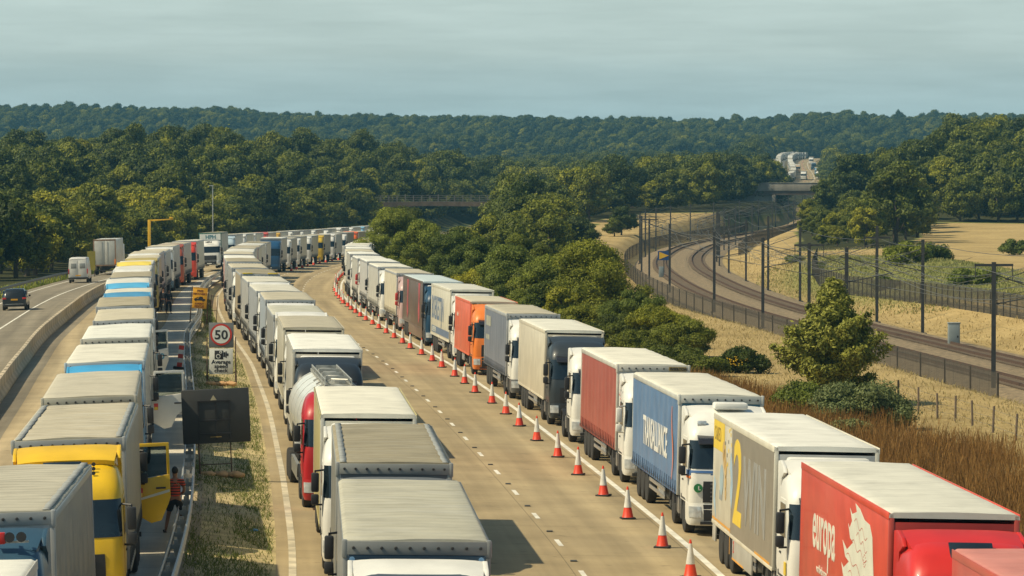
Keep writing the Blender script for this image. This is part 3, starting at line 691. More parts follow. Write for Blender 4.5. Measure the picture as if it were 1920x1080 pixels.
# forest along the left verge and behind: the nearest and largest as individual trees
placed = []
def free(X, Y, r_):
    for (a, b_, q) in placed:
        if (a - X) ** 2 + (b_ - Y) ** 2 < ((q + r_) * .5) ** 2: return False
    return True
cand = []
g2 = random.Random(11)
for _ in range(52000):
    Y = 150 * (1150 / 150) ** g2.random(); X = g2.uniform(-.150, .150) * Y + g2.choice((-4, 4)) * g2.random()
    cand.append((X, Y))
trees = []
for X, Y in cand:
    if not forest_zone(X, Y): continue
    u = X - S(Y)
    if -60 < u < -31 or u > 0:
        # keep crowns off the road, the railway and the fences
        if u < 0 and u > -36.5: continue
    if 0 < u < 11.5 and Y < 980: continue
    if X - R(Y) < 0 and X - R(Y) > -11 and Y < 1140: continue
    edge = (u < 0 and u > -52)
    olive = (u < 0 and (Y < 520 or (u > -66 and Y < 720))) or (0 < u and Y < 560)
    kind = 'olive' if olive and g2.random() < (.9 if u < 0 else .7) else ('mid' if g2.random() < .55 else 'dark')
    if u > 0 and X > R(Y) + 8: kind = 'olive' if g2.random() < .35 else ('mid' if g2.random() < .75 else 'dark')
    if Y > 480 and g2.random() < .035: kind = 'cone'
    sc = g2.uniform(.62, .95) if (u < 0 and Y < 420) or (u > 0 and Y < 520) else g2.uniform(.8, 1.2)
    if 0 < u < 60 and Y < 420: sc *= .62
    if 0 < u and 420 <= Y < 640 and X < R(Y): sc *= .78
    r_ = 8.2 * sc
    if not free(X, Y, r_ * 1.08): continue
    if not far_clear(X, Y, terrain(X, Y) + 12 * sc): continue
    tpx, tpy = pix(X, Y, terrain(X, Y) + 12.3 * sc); rp = 5.2 * sc * F / Y
    if u > 0 and Y < 955 and 722 < tpx + rp and tpx - rp < 890 and tpy < 392: continue
    if u < 0 and Y < 945 and tpx + rp > 728 and tpy < 392: continue
    if u > 0 and X < R(Y) and Y < 480 and tpy < np.interp(tpx + rp, [700, 760, 890, 985, 1030, 1045, 1150, 1200, 1250, 1300], [385, 392, 396, 405, 430, 482, 500, 555, 600, 660]): continue
    if u > 0 and X < R(Y) and 480 <= Y < 800 and tpx + rp > 1098: continue
    if u > 0 and X < R(Y) and 800 <= Y < 900 and tpx + rp > 1215: continue
    if u > 0 and Y < 1152 and X < R(Y) and tpx + rp > 1418: continue
    if X > R(Y) and Y < 1152:
        lim = np.interp(tpx - rp * .6, [1490, 1500, 1530, 1560, 1590, 1640, 1700, 1780, 1920], [470, 425, 388, 368, 340, 300, 258, 235, 228])
        hmax = (CZ - (lim - YH) * Y / F - terrain(X, Y)) / 12.3
        if hmax < .30 or tpx - rp < 1488: continue
        if sc > hmax: sc = hmax * g2.uniform(.85, 1)
        r_ = 8.2 * sc
        if not free(X, Y, r_ * 1.08): continue
    if X > R(Y) and Y < 800 and tpx + 5.2 * sc * F / Y > 1785: continue
    placed.append((X, Y, r_ * 1.08)); trees.append((X, Y, kind, sc, u))
trees.sort(key=lambda t: t[1])
def seen_size(t): return t[3] * 10 / t[1]
def visible(t):
    px, py = pix(t[0], t[1], terrain(t[0], t[1]) + 10 * t[3]); return -60 < px < 1980
vis = [t for t in trees if visible(t)]
ind = vis[:285]; rest = vis[285:]
cnt = {}
for X, Y, kind, sc, u in ind:
    if u < 0: where = 'in the wood rising beyond the left carriageway'; gname = 'trees left of the motorway'
    elif X < R(Y): where = 'in the tree belt between the motorway and the railway'; gname = 'trees between road and railway'
    else: where = 'in the wood on the hillside right of the railway'; gname = 'trees right of the railway'
    tree(X, Y, kind, sc, '%s tree %s' % (KIND[kind], where), gname)
print('TREES individual', len(ind), 'rest', len(rest), 'last Y', ind[-1][1])
# hand-placed trees in the dry field
for (px, py, sc, kind, lab) in ((1165, 441, .56, 'dark', 'round dark tree standing alone on the dry field'), (1128, 430, .42, 'dark', 'smaller dark tree just left of the round one on the dry field'),
                                (1085, 470, .62, 'dark', 'dark bushy tree at the left edge of the dry field'), (1238, 383, .6, 'olive', 'yellowish tree above the dry field near the far masts')):
    Y = 735.0
    for _ in range(30):
        X = (px - 960) / F * Y; z = terrain(X, Y); Y = (CZ - z) * F / (py - YH)
    tree(X, Y, kind, sc, lab, None, squash=.8)
for px, Y, sc in ((1506, 720, .34), (1522, 700, .40), (1543, 690, .46), (1562, 700, .50), (1580, 690, .46), (1515, 780, .50), (1536, 770, .60), (1600, 680, .45), (1622, 690, .5), (1518, 860, .55), (1545, 850, .75)):
    tree((px - 960) / F * Y, Y, 'mid' if px % 2 else 'olive', sc, 'low bushy tree at the left foot of the hillside wood beside the railway', 'low trees at the foot of the wood')
for (px, Y, sc) in ((1800, 770, .85), (1835, 775, .9), (1872, 770, .95), (1908, 778, 1.0), (1945, 775, 1.0), (1850, 790, 1.1), (1900, 795, 1.15)):
    tree((px - 960) / F * Y, Y, 'dark', sc, 'dark tree in the dense block behind the wheat field at the right edge', 'trees behind the wheat field', z=terrain((px - 960) / F * Y, Y) - .8)

for px, Y, sc in ((-6, 425, .80), (30, 440, .86), (66, 455, .78), (96, 480, .72)):
    tree((px - 960) / F * Y, Y, 'dark', sc, 'tall dark tree at the left edge standing above the olive ones', 'tall trees at the left edge')
# the far woods nobody could count
def forest(name, pts, protos, smin, smax):
    me = bpy.data.meshes.new(name); me.from_pydata(pts, [], []); o = ob(name, me); tag(o, kind='stuff')
    ng = bpy.data.node_groups.new(name + '_scatter', 'GeometryNodeTree')
    ng.interface.new_socket('Geometry', in_out='INPUT', socket_type='NodeSocketGeometry'); ng.interface.new_socket('Geometry', in_out='OUTPUT', socket_type='NodeSocketGeometry')
    N = ng.nodes.new; L = ng.links.new; gi = N('NodeGroupInput'); go = N('NodeGroupOutput'); iop = N('GeometryNodeInstanceOnPoints'); jn = N('GeometryNodeJoinGeometry')
    for p in protos:
        oi = N('GeometryNodeObjectInfo'); oi.inputs['Object'].default_value = p; oi.inputs['As Instance'].default_value = True; oi.transform_space = 'ORIGINAL'; L(oi.outputs['Geometry'], jn.inputs[0])
    rv = N('FunctionNodeRandomValue'); rv.data_type = 'FLOAT_VECTOR'; rv.inputs[0].default_value = (smin, smin, smin * .9); rv.inputs[1].default_value = (smax, smax, smax * 1.05)
    rr = N('FunctionNodeRandomValue'); rr.data_type = 'FLOAT_VECTOR'; rr.inputs[0].default_value = (0, 0, 0); rr.inputs[1].default_value = (0, 0, 6.28)
    ri = N('FunctionNodeRandomValue'); ri.data_type = 'INT'; ri.inputs[4].default_value = 0; ri.inputs[5].default_value = len(protos) - 1
    iop.inputs['Pick Instance'].default_value = True
    L(gi.outputs[0], iop.inputs['Points']); L(jn.outputs[0], iop.inputs['Instance']); L(ri.outputs[2], iop.inputs['Instance Index']); L(rr.outputs[0], iop.inputs['Rotation']); L(rv.outputs[0], iop.inputs['Scale'])
    L(iop.outputs[0], go.inputs[0]); md = o.modifiers.new('scatter', 'NODES'); md.node_group = ng
    return o
def proto(kind, i):
    for o in bpy.data.objects:
        if o.name.startswith('crown') and o.data is CR[kind, i]: return o
PRO = [p for p in (proto('dark', 0), proto('dark', 1), proto('dark', 2), proto('mid', 0), proto('mid', 1), proto('mid', 2), proto('mid', 3), proto('dark', 3), proto('olive', 0)) if p]
forest('woodland', [(X, Y, terrain(X, Y) - .5) for X, Y, k, s, u in rest], PRO, .8, 1.2)
g3 = random.Random(5); pts = []
cells = {}
tries = 0
while tries < 60000:
    tries += 1
    Y = 1150 * (4300 / 1150) ** g3.random() ; X = g3.uniform(-.155, .155) * Y
    u = X - S(Y) if Y < 2650 else 99; v = X - R(Y) if Y < 2300 else 99
    if Y < 2620 and -29 < u < 9: continue
    if Y < 2300 and -12 < v < 14: continue
    z = terrain(X, Y)
    if not far_clear(X, Y, z + 11): continue
    c = 8.5 if Y < 2200 else 12
    key = (round(X / c), round(Y / c))
    if key in cells: continue
    cells[key] = 1; pts.append((X, Y, z - .5))
print('far wood', len(pts))
forest('distant_woods', pts, PRO, .95, 1.45)
# taller emergent trees on the skyline
for px, top, w_ in ((131, 190, 1.5), (222, 190, 1.05), (596, 206, .8), (696, 203, .8), (1215, 216, .8), (1540, 203, 1.7), (1587, 204, 1.7), (1500, 208, 1.5), (1247, 214, 1.2), (1684, 206, .9), (1750, 206, 1.4), (1845, 209, 1.0), (350, 198, 1.3), (405, 197, 1.4), (1330, 214, 1.3), (1380, 212, 1.4)):
    Y = 3250.0; X = (px - 960) / F * Y; z = CZ - (top - YH) / F * Y; sc = 1.25 * w_
    tree(X, Y, 'dark', sc, 'tall dark tree breaking the distant skyline %s' % ('at the left' if px < 500 else 'in the middle' if px < 1000 else 'at the right'), 'skyline trees', squash=max(.6, min(1.6, (z - terrain(X, Y)) / (12.3 * sc))))

# near trees and shrubs with fine leaves
LFN = leafmat('leaves_near', (.075, .10, .013), (.22, .26, .035)); LFP = leafmat('leaves_pine_birch', (.10, .12, .018), (.34, .34, .06))
def plant(px, d, h, w, label, m=LFN, name='shrub', cat='shrub', lobes=26, leaves=14000, leaf=.10, shape='low', z0=.1, seed=1, group=None, trunk=None, dz=0.0, lr=.2):
    X = (px - 960) / F * d; root = ob(name, None, None, (X, d, terrain(X, d) - .05 + dz)); tag(root, label, cat, group)
    ob('crown' if cat == 'tree' else 'foliage', crown_mesh('foliage', seed, h, w, z0, lobes, leaves, leaf, m, lr, shape), root)
    ob('trunk' if cat == 'tree' else 'stem', trunk_mesh(h * .75, trunk or .05, seed, 7, .28), root); return root
# the solitary cone-shaped tree beside the lorries, with rising twigs
def spire_tree(px, d, h, w, label, seed):
    X = (px - 960) / F * d; root = ob('tree', None, None, (X, d, terrain(X, d) - .1)); tag(root, label, 'tree'); r_ = np.random.default_rng(seed); g = random.Random(seed)
    b = MB(); b.tube([(0, 0, -.3), (.05, 0, h * .3), (-.04, .03, h * .65), (0, 0, h * .95)], [.16, .12, .07, .015], 8); P = []; D = []; T = []
    for i in range(240):
        t = g.random() ** .9; z = .25 + t * h * .85; a = g.uniform(0, 6.28); ln = (w / 2) * min(.74 + 1.1 * t, (1 - t) ** 1.2 * 1.32) * g.uniform(.5, 1.18) + .22; rise = g.uniform(.35, .85)
        p0 = Vector((0, 0, z)); p1 = p0 + Vector((math.cos(a) * ln, math.sin(a) * ln, ln * rise)); b.tube([p0, (p0 + p1) / 2 + Vector((0, 0, -.06 * ln)), p1], [.025, .015, .005], 4); lt = g.random()
        n = int(150 + 130 * ln)
        for k in range(n):
            s = g.random() ** .6; q = p0 + (p1 - p0) * s; rr = .12 + .30 * (1 - s) * ln * .5 + .06; v = Vector((g.gauss(0, 1), g.gauss(0, 1), g.gauss(.2, .8))) * rr * .6
            P.append(q + v); D.append((v + Vector((math.cos(a) * .15, math.sin(a) * .15, .25)))); T.append(lt * .55 + g.random() * .5)
    D = np.array(D); D /= np.linalg.norm(D, axis=1)[:, None]; V, Q = leaf_quads(np.array(P), D, .105, r_, 2.0)
    ob('crown', npmesh('crown', V, Q, [LFP], np.repeat(np.clip(T, 0, 1), 4)), root); ob('trunk', b.mesh('trunk', [BARK]), root)
spire_tree(1562, 190, 6.6, 5.3, 'solitary cone-shaped light green tree between the lorries and the railway', 3)
plant(1618, 170, 2.3, 4.2, 'grey-green spreading shrub at the foot of the cone-shaped tree', LF_GREY, leaves=16000, leaf=.085, seed=4)
plant(1510, 176, 1.9, 3.4, 'low green shrub left of the foot of the cone-shaped tree', LFN, leaves=12000, leaf=.085, seed=14)
plant(1592, 160, 1.1, 2.2, 'low green shrub spreading out of the brown weeds behind the yellow and white lorry', LF_GREY, leaves=9000, leaf=.08, seed=24)
sh = plant(1390, 218, 1.6, 2.9, 'dark spiky bush with a few yellow flowers below the palisade fence', LF_DARK, leaves=14000, leaf=.09, seed=5)
b = MB(); g = random.Random(2)
for i in range(60):
    x, y, z = g.uniform(-.9, .3), g.uniform(-1.2, -.7), g.uniform(.5, 1.0); b.box(x, x + .05, y, y + .05, z, z + .05)
ob('flowers', b.mesh('flowers', [mat('gorse_yellow', (.75, .48, .02), .6)], False), sh)
specs = [(1110, 285, 6.6, 8.6, 'big dark bushy tree standing behind the cream trailer', LF_MID, 41, 5), (1035, 300, 5.6, 6.0, 'green tree left of the big bushy one behind the red-sided trailer', LFN, 42, 4), (1190, 262, 4.0, 4.6, 'dense green bush right of the big bushy tree', LFN, 43, 2),
         (1235, 248, 3.3, 4.4, 'green bush sloping down beside the dry bank', LF_MID, 44, 1), (1280, 236, 2.6, 4.0, 'lower green bush at the end of the hedge', LF_MID, 45, 1), (1205, 236, 2.2, 4.0, 'low bramble thicket behind the Scottish-red trailer', LF_DARK, 46, 1),
         (960, 318, 5.8, 6.0, 'pale green willow-like bush behind the orange lorry', LFN, 47, 3), (905, 345, 6.6, 6.4, 'yellow-green bushy tree behind the lorry with blue lettering', LFN, 48, 4), (850, 372, 6.6, 6.6, 'olive round bush behind the dark panelled lorry', LFN, 49, 4),
         (790, 400, 7.4, 7.5, 'olive tree overhanging the right-hand lorry queue', LFN, 50, 4), (735, 440, 8.8, 8.0, 'sunlit olive tree at the bend hiding the end of the queues', LFN, 51, 5), (985, 352, 6.8, 6.6, 'mid green tree behind the hedge on the field edge', LF_MID, 52, 4), (1100, 268, 2.6, 4.2, 'low green hedge bush behind the dark-cabbed lorry', LF_MID, 53, 1),
         (1150, 250, 2.4, 4.0, 'dark low bush behind the white tractor unit', LF_DARK, 54, 1), (1255, 222, 1.5, 3.6, 'purplish low scrub beside the red-sided trailer', LF_DARK, 55, 1), (1310, 214, 1.3, 3.2, 'low scrub beside the brown weeds', LF_DARK, 56, 1), (760, 470, 9, 8.5, 'second olive tree behind the one at the bend', LF_MID, 57, 5), (1005, 290, 3.4, 4.6, 'low green bush behind the grey-blue trailer', LFN, 58, 2), (940, 300, 3.4, 4.6, 'low green bush behind the orange lorry', LFN, 59, 2), (880, 325, 3.6, 5.0, 'low green bush behind the cream trailer with blue lettering', LF_OLIVE, 60, 2)]
for px, d, h, w, lab, m, seed, big in specs:
    lab = lab.replace('Scottish-red', 'dull red')
    plant(px, d, h, w, lab, m, 'tree' if big > 2 else 'shrub', 'tree' if big > 2 else 'shrub', 56, 34000 if big < 3 else 54000, .075 if big < 3 else .105, 'round' if big > 2 else 'low', .2, seed, None, .14 if big > 2 else .05, lr=.15)

# grasses
def blades(name, gen, n, h0, h1, w0, m, seed, lean=.25):
    r_ = np.random.default_rng(seed); V = []; T = []
    P = gen(n, r_); n = len(P); a = r_.uniform(0, 2 * math.pi, n); h = r_.uniform(h0, h1, n); w = w0 * r_.uniform(.6, 1.4, n)
    dx, dy = np.cos(a) * w, np.sin(a) * w; lx, ly = r_.normal(size=n) * lean * h, r_.normal(size=n) * lean * h
    A = np.stack([P[:, 0] - dx, P[:, 1] - dy, P[:, 2]], 1); B = np.stack([P[:, 0] + dx, P[:, 1] + dy, P[:, 2]], 1)
    C = np.stack([P[:, 0] + lx + dx * .3, P[:, 1] + ly + dy * .3, P[:, 2] + h], 1); D = np.stack([P[:, 0] + lx - dx * .5, P[:, 1] + ly - dy * .5, P[:, 2] + h * .97], 1)
    V = np.stack([A, B, C, D], 1).reshape(-1, 3)
    return tag(ob(name, npmesh(name, V, np.arange(n * 4).reshape(n, 4), [m], np.repeat(r_.uniform(0, 1, n), 4))), kind='stuff')
def patchgen(fn):
    def gen(n, r_):
        out = []
        for _ in range(n):
            q = fn(r_)
            if q is not None: out.append(q)
        return np.array(out)
    return gen
WEED = leafmat('dry_weeds', (.11, .058, .022), (.25, .15, .06)); STRAW = leafmat('dry_straw', (.36, .27, .115), (.60, .46, .21)); GRN = leafmat('verge_grass', (.10, .14, .025), (.30, .33, .08)); GRM = leafmat('meadow_leaf', (.17, .19, .05), (.42, .38, .14))
def weeds(r_):
    d = 92 * (215 / 92) ** r_.uniform(); u = r_.uniform(4.6, 18 if d < 150 else 18 - (d - 150) * .12); X = S(d) + u
    if u > 16.5 - (d - 92) * .02 + 2 * math.sin(d * .3) and r_.uniform() < .75: return None
    if 186 < d < 194 and False: return None
    c = math.sin(X * 1.1 + d * .4) * math.sin(d * .17 + X * .5)
    if c < -.55 and r_.uniform() < .7: return None
    return (X, d, terrain(X, d) - .03)
blades('dry_brown_weeds', patchgen(weeds), 125000, .45, 1.2, .010, WEED, 1, .16)
def field(r_):
    d = 110 * (420 / 110) ** r_.uniform(); X = r_.uniform(S(d) + 4.6, R(d) - 5.4)
    if pix(X, d, 0)[0] > 1990: return None
    return (X, d, terrain(X, d) - .02)
blades('dry_grass', patchgen(field), 50000, .05, .22, .022, STRAW, 2, .5)
def inner(r_):
    d = 210 * (620 / 210) ** r_.uniform(); X = R(d) + r_.uniform(9.8, 40)
    if pix(X, d, 0)[0] > 1960 or (X > 40 and abs(d - 440) < 90): return None
    return (X, d, terrain(X, d) - .02)
blades('dry_grass', patchgen(inner), 22000, .06, .28, .04, STRAW, 3, .5)
def meadow(r_):
    d = r_.uniform(345, 540); X = 44 + r_.normal() * 8
    if ((X - 44) / 14) ** 2 + ((d - 440) / 95) ** 2 > 1.2: return None
    return (X, d, terrain(X, d) - .02)
blades('meadow_grass', patchgen(meadow), 30000, .06, .30, .05, GRM, 4, .4)
def med(r_):
    d = 62 * (330 / 62) ** r_.uniform(); u = r_.uniform(UB(d) + .15, -11.8); p = G(u, d)
    c = math.sin(d * .21 + u) + math.sin(d * .47 + u * 2.1) + (.9 if u > -12.9 else -.1)
    if c < .1 and r_.uniform() < .75: return None
    return (p.x, p.y, p.z - .02)
blades('median_grass', patchgen(med), 60000, .03, .14, .012, GRN, 5, .5)
def lverge(r_):
    d = 200 * (520 / 200) ** r_.uniform(); u = UC(d) - 8.7 - r_.uniform(0, 2.5) ; p = G(u, d)
    return (p.x, p.y, terrain(p.x, p.y) - .02)
blades('verge_grass', patchgen(lverge), 12000, .15, .6, .05, GRN, 6, .4)
# meadow bushes
for i, (px, d, h, w) in enumerate(((1700, 445, 2.8, 5.0), (1745, 455, 1.8, 5.0), (1660, 400, 1.3, 3.0), (1822, 390, 1.4, 5.0), (1900, 560, 2.6, 3.6), (1490, 520, 1.0, 2.6))):
    plant(px, d, h, w, ['tall pale bush in the green meadow', 'wide low bush right of the tall pale one in the meadow', 'small bush by the inner palisade fence', 'low spreading bush on the meadow slope', 'bush at the right edge of the wheat field', 'small bush on the slope inside the railway curve'][i], LFN, leaves=5000, leaf=.2, seed=70 + i)
# post and wire fence right
PW = mat('weathered_fence_post', (.16, .12, .085), .9, 0, .3, 5)
root = tag(ob('wire_fence', None), 'leaning wooden post and wire fence on the dry bank at the right', 'fence'); tops = []
for i, (px, py, hh) in enumerate(((1685, 757, 30), (1723, 772, 38), (1759, 785, 42), (1792, 790, 38), (1825, 800, 42), (1862, 812, 46), (1905, 828, 48), (1950, 845, 50))):
    Y = 170.0
    for _ in range(30): X = (px - 960) / F * Y; z = terrain(X, Y); Y = (CZ - z) * F / (py - YH)
    pm = MB().tube([(0, 0, -.4), (g.uniform(-.08, .08), 0, 1.15)], [.055, .05], 7).mesh('post', [PW]); ob('post', pm, root, (X, Y, z)); tops.append(Vector((X, Y, z + 1.0)))
b = MB()
for dz in (0, -.35, -.7): b.tube([p + Vector((0, 0, dz)) for p in tops], .006, 4)
ob('wire', b.mesh('wire', [WIRE]), root)

# ------------------------------------------------------------------ lorries
def outline(sec, t):
    """point on a cab section; t runs left rear -> front -> right rear"""
    z, yf, hw, r, yb = sec
    if t < .30: s = t / .30; return Vector((-hw, yb + (yf + r - yb) * s, z))
    if t < .38:
        a = (t - .30) / .08 * math.pi / 2; return Vector((-hw + r - r * math.cos(a), yf + r - r * math.sin(a), z))
    if t <= .62:
        s = (t - .38) / .24; x = (-hw + r) + 2 * (hw - r) * s; return Vector((x, yf - .06 * (1 - (2 * s - 1) ** 2), z))
    q = outline(sec, 1 - t); return Vector((-q.x, q.y, z))
def sec_at(secs, z):
    if z <= secs[0][0]: return (z,) + tuple(secs[0][1:])
    for a, b in zip(secs, secs[1:]):
        if z <= b[0]:
            k = (z - a[0]) / (b[0] - a[0]); return (z,) + tuple(a[i] + (b[i] - a[i]) * k for i in range(1, 5))
    return (z,) + tuple(secs[-1][1:])
TS = [0, .1, .2, .30, .32, .34, .36, .38, .44, .5, .56, .62, .64, .66, .68, .70, .8, .9, 1.0]
def loft(mb, secs, mi=0, cap=True):
    rows = [[outline(s, t) for t in TS] for s in secs]; mb.grid(rows, mi); n = len(TS)
    for r_ in (rows[0], rows[-1]) if cap else (): mb.add(r_, [tuple(range(n))], mi)
    mb.grid([[rows[i][0] for i in range(len(rows))], [rows[i][-1] for i in range(len(rows))]], mi)
def patch(mb, secs, t0, t1, z0, z1, off, mi=0, nt=10, nz=4, inset=0.0, slant=0.0):
    """curved panel a little proud of the cab skin, with edges turned in"""
    rows = []
    for j in range(nz + 1):
        q = j / nz; z = z0 + (z1 - z0) * q; r = []
        for i in range(nt + 1):
            t = t0 + (t1 - t0) * i / nt + (slant * q * (1 if t0 < .5 else -1) if i in (0, nt) and slant else 0); zz = z
            s = sec_at(secs, zz); p = outline(s, t); p2 = outline(s, t + .004); d = (p2 - p).normalized(); nrm = Vector((d.y, -d.x, 0)); r.append(p + nrm * off)
        rows.append(r)
    mb.grid(rows, mi)
    ed = [rows[0], rows[-1], [r[0] for r in rows], [r[-1] for r in rows]]; c = Vector((0, 1.2, 0))
    for e in ed:
        inn = [p + (Vector((c.x, c.y, p.z)) - p).normalized() * (off + .01) for p in e]; mb.grid([e, inn], mi)
HIGH = [(.95, .02, 1.235, .24, 2.25), (1.3, .0, 1.245, .24, 2.25), (1.8, .02, 1.245, .26, 2.25), (2.0, .07, 1.245, .28, 2.25), (2.85, .27, 1.235, .30, 2.25), (3.0, .32, 1.22, .32, 2.25), (3.2, .47, 1.18, .36, 2.25), (3.38, .78, 1.12, .40, 2.25), (3.50, 1.05, 1.02, .40, 2.25), (3.56, 1.35, .90, .40, 2.22)]
LOWC = [(.95, .02, 1.22, .2, 2.1), (1.8, .02, 1.23, .22, 2.1), (2.0, .06, 1.23, .24, 2.1), (2.75, .22, 1.22, .26, 2.1), (2.9, .3, 1.2, .3, 2.1), (3.0, .5, 1.1, .34, 2.1)]
BUMP = [(.32, .08, 1.19, .26, .85), (.45, -.02, 1.235, .28, .86), (.8, -.04, 1.245, .28, .86), (.96, 0, 1.245, .26, .86)]
def cab_meshes(style):
    SE = LOWC if style == 'low' else HIGH; M = {}; topz = 2.68 if style == 'low' else 2.8
    b = MB(); loft(b, SE); M['cab'] = b
    b = MB(); patch(b, SE, .325, .675, 1.98, topz, .012, 0, 16, 5); M['windscreen'] = b
    b = MB(); loft(b, BUMP); b.box(-.9, .9, -.09, -.05, .36, .44, 1).box(-.26, .26, -.115, -.09, .5, .61, 2); M['bumper'] = b
    b = MB(); patch(b, SE, .40, .60, 1.0, 1.62, .015, 0, 10, 3)
    for k in range(5): 
        s = sec_at(SE, 1.05 + k * .12); b.box(-.62, .62, -.10, -.06, 1.04 + k * .12, 1.085 + k * .12, 1, .008)
    patch(b, BUMP, .40, .60, .42, .94, .015, 0, 8, 2)
    for k in range(2): b.box(-.6, .6, -.13, -.08, .70 + k * .12, .74 + k * .12, 1, .008)
    M['grille'] = b
    for sd, nm in ((1, 'R'), (-1, 'L')):
        t0, t1 = (.325, .39) if sd < 0 else (.61, .675)
        b = MB(); patch(b, BUMP, t0, t1, .56, .88, .02, 0, 6, 2); M['lamp' + nm] = b
        t0, t1 = (.075, .275) if sd < 0 else (.725, .925)
        b = MB(); patch(b, SE, t0, t1, 1.02, 2.86 if style != 'low' else 2.72, .012, 0, 6, 8); 
        b.box(*sorted((sd * 1.255, sd * 1.285)), 1.35, 1.55, 1.55, 1.60, 1, .01); M['door' + nm] = b
        t0, t1 = (.10, .262) if sd < 0 else (.738, .90)
        b = MB(); patch(b, SE, t0, t1, 1.98, topz - .04, .02, 0, 5, 4); M['window' + nm] = b
        b = MB(); x = sd * 1.44
        b.box(x - .10, x + .10, .12, .30, 2.12, 2.62, 0, .04).box(x - .10, x + .10, .12, .30, 1.80, 2.06, 0, .035)
        b.tube([(sd * 1.2, .42, 2.68), (x, .26, 2.66), (x, .22, 2.5)], .028).tube([(sd * 1.2, .42, 1.78), (x, .28, 1.78), (x, .22, 1.95)], .028)
        b.box(x - .085, x + .085, .302, .31, 2.16, 2.58, 1); M['mirror' + nm] = b
    b = MB().prism([(.06, 2.86), (-.16, 2.72), (-.14, 2.70), (.20, 2.80), (.34, 2.96)], -1.0, 1.0, 'x', 0, .012); M['visor'] = b
    b = MB()
    for sd in (-1, 1): b.tube([(sd * .15, -.02, 1.99), (sd * .8, .10, 2.14)], .014)
    M['wipers'] = b
    b = MB()                                              # roof fairing: curved band, high at the back, with side wings
    z0 = 2.98 if style == 'low' else 3.44; sy = 1.0 if style == 'low' else 1.05
    prof_ = [(sy, z0 + .03), (sy + .3, z0 + (3.66 - z0) * .55), (sy + .65, z0 + (3.66 - z0) * .9), (sy + .95, 3.70), (2.28, 3.73)]
    rows = [[Vector((x * (1.17 - .10 * (1 - k / 4)), y + .10 * abs(x) ** 3, z - .05 * abs(x) ** 4)) for x in np.linspace(-1, 1, 13)] for k, (y, z) in enumerate(prof_)]
    b.grid(rows); low = [[Vector((p.x, p.y + .03, p.z - .10)) for p in r] for r in rows]; b.grid(low)
    b.grid([rows[0], low[0]]).grid([rows[-1], low[-1]]); b.grid([[r[0] for r in rows], [r[0] for r in low]]).grid([[r[-1] for r in rows], [r[-1] for r in low]])
    for sd in (-1, 1):
        x0, x1 = sorted((sd * 1.12, sd * 1.20)); b.prism([(2.05, .98), (2.05, 3.3), (1.55, 3.45), (1.75, 3.60), (2.3, 3.70), (2.72, 3.66), (2.72, 1.2), (2.5, .98)], x0, x1, 'x', 0, .015)
    M['roof_fairing'] = b
    b = MB()                                             # steps, arches, side tank skirts and frame
    b.box(-.42, .42, .3, 6.1, .62, .92, 0)
    for sd in (-1, 1):
        x0, x1 = sorted((sd * .86, sd * 1.22)); b.box(x0, x1, .86, .98, .45, 1.0, 0).box(x0, x1, 1.92, 2.35, .35, 1.02, 0)
        x0, x1 = sorted((sd * .75, sd * 1.25)); b.box(x0, x1, .9, 2.0, 1.0, 1.12, 0)
    b.box(-.35, .35, 3.6, 5.2, .92, 1.12, 0).box(-1.1, 1.1, 2.3, 2.36, 1.0, 2.6, 0)
    M['tractor_frame'] = b
    b = MB()
    for sd in (-1, 1):
        x0, x1 = sorted((sd * .62, sd * 1.2)); b.box(x0, x1, 2.42, 3.62, .38, .98, 0, .09)
        for yy in (2.7, 3.3): b.box(*sorted((sd * .6, sd * 1.215)), yy, yy + .06, .37, .99, 1, .0)
    M['fuel_tank'] = b
    b = MB()
    for sd in (-1, 1):
        b = MB(); x0, x1 = sorted((sd * .8, sd * 1.24))
        pts_ = [(4.45 + .62 * math.cos(a), .52 + .62 * math.sin(a)) for a in np.linspace(.25, math.pi - .25, 9)]
        b.prism(pts_ + [(4.45 + .57 * math.cos(a), .52 + .57 * math.sin(a)) for a in np.linspace(math.pi - .25, .25, 9)], x0, x1, 'x', 0); M['mudguard' + ('R' if sd > 0 else 'L')] = b
    return M
MATS_OF = {'cab': 1, 'windscreen': 1, 'bumper': 3, 'grille': 2, 'doorR': 2, 'doorL': 2, 'mirrorR': 2, 'mirrorL': 2, 'fuel_tank': 2}
def cabm(style, part):
    Mx = cached(('cab', style), lambda: cab_meshes(style))
    return cached(('cabm', style, part), lambda: Mx[part].mesh(part.rstrip('RL') if part[-1] in 'RL' else part, [WHITE] * MATS_OF.get(part, 1), True, 40))
def wheel_tyre():
    return MB().lathe([(.30, -.15), (.44, -.155), (.49, -.13), (.505, -.08), (.505, .08), (.49, .13), (.44, .155), (.30, .15)], 20).mesh('tyre', [RUBBER], True, 40)
def wheel_rim():
    b = MB().lathe([(.30, -.12), (.29, .10), (.27, .06), (.18, -.02), (.16, .02), (.13, .06), (.10, .10), (.02, .11)], 16, 'x'); return b.mesh('rim', [RIM], True, 30)
def wheel(parent, x, y, lod, sd):
    o = ob('wheel', cached('tyre', wheel_tyre), parent, (x, y, .505), (0, 0, 0 if sd > 0 else math.pi))
    if lod == 0: ob('rim', cached('rim', wheel_rim), o)
    return o
PB = lambda key, fn, mats, ang=35: cached(key, lambda: fn().mesh(key[0] if isinstance(key, tuple) else key, mats, True, ang))
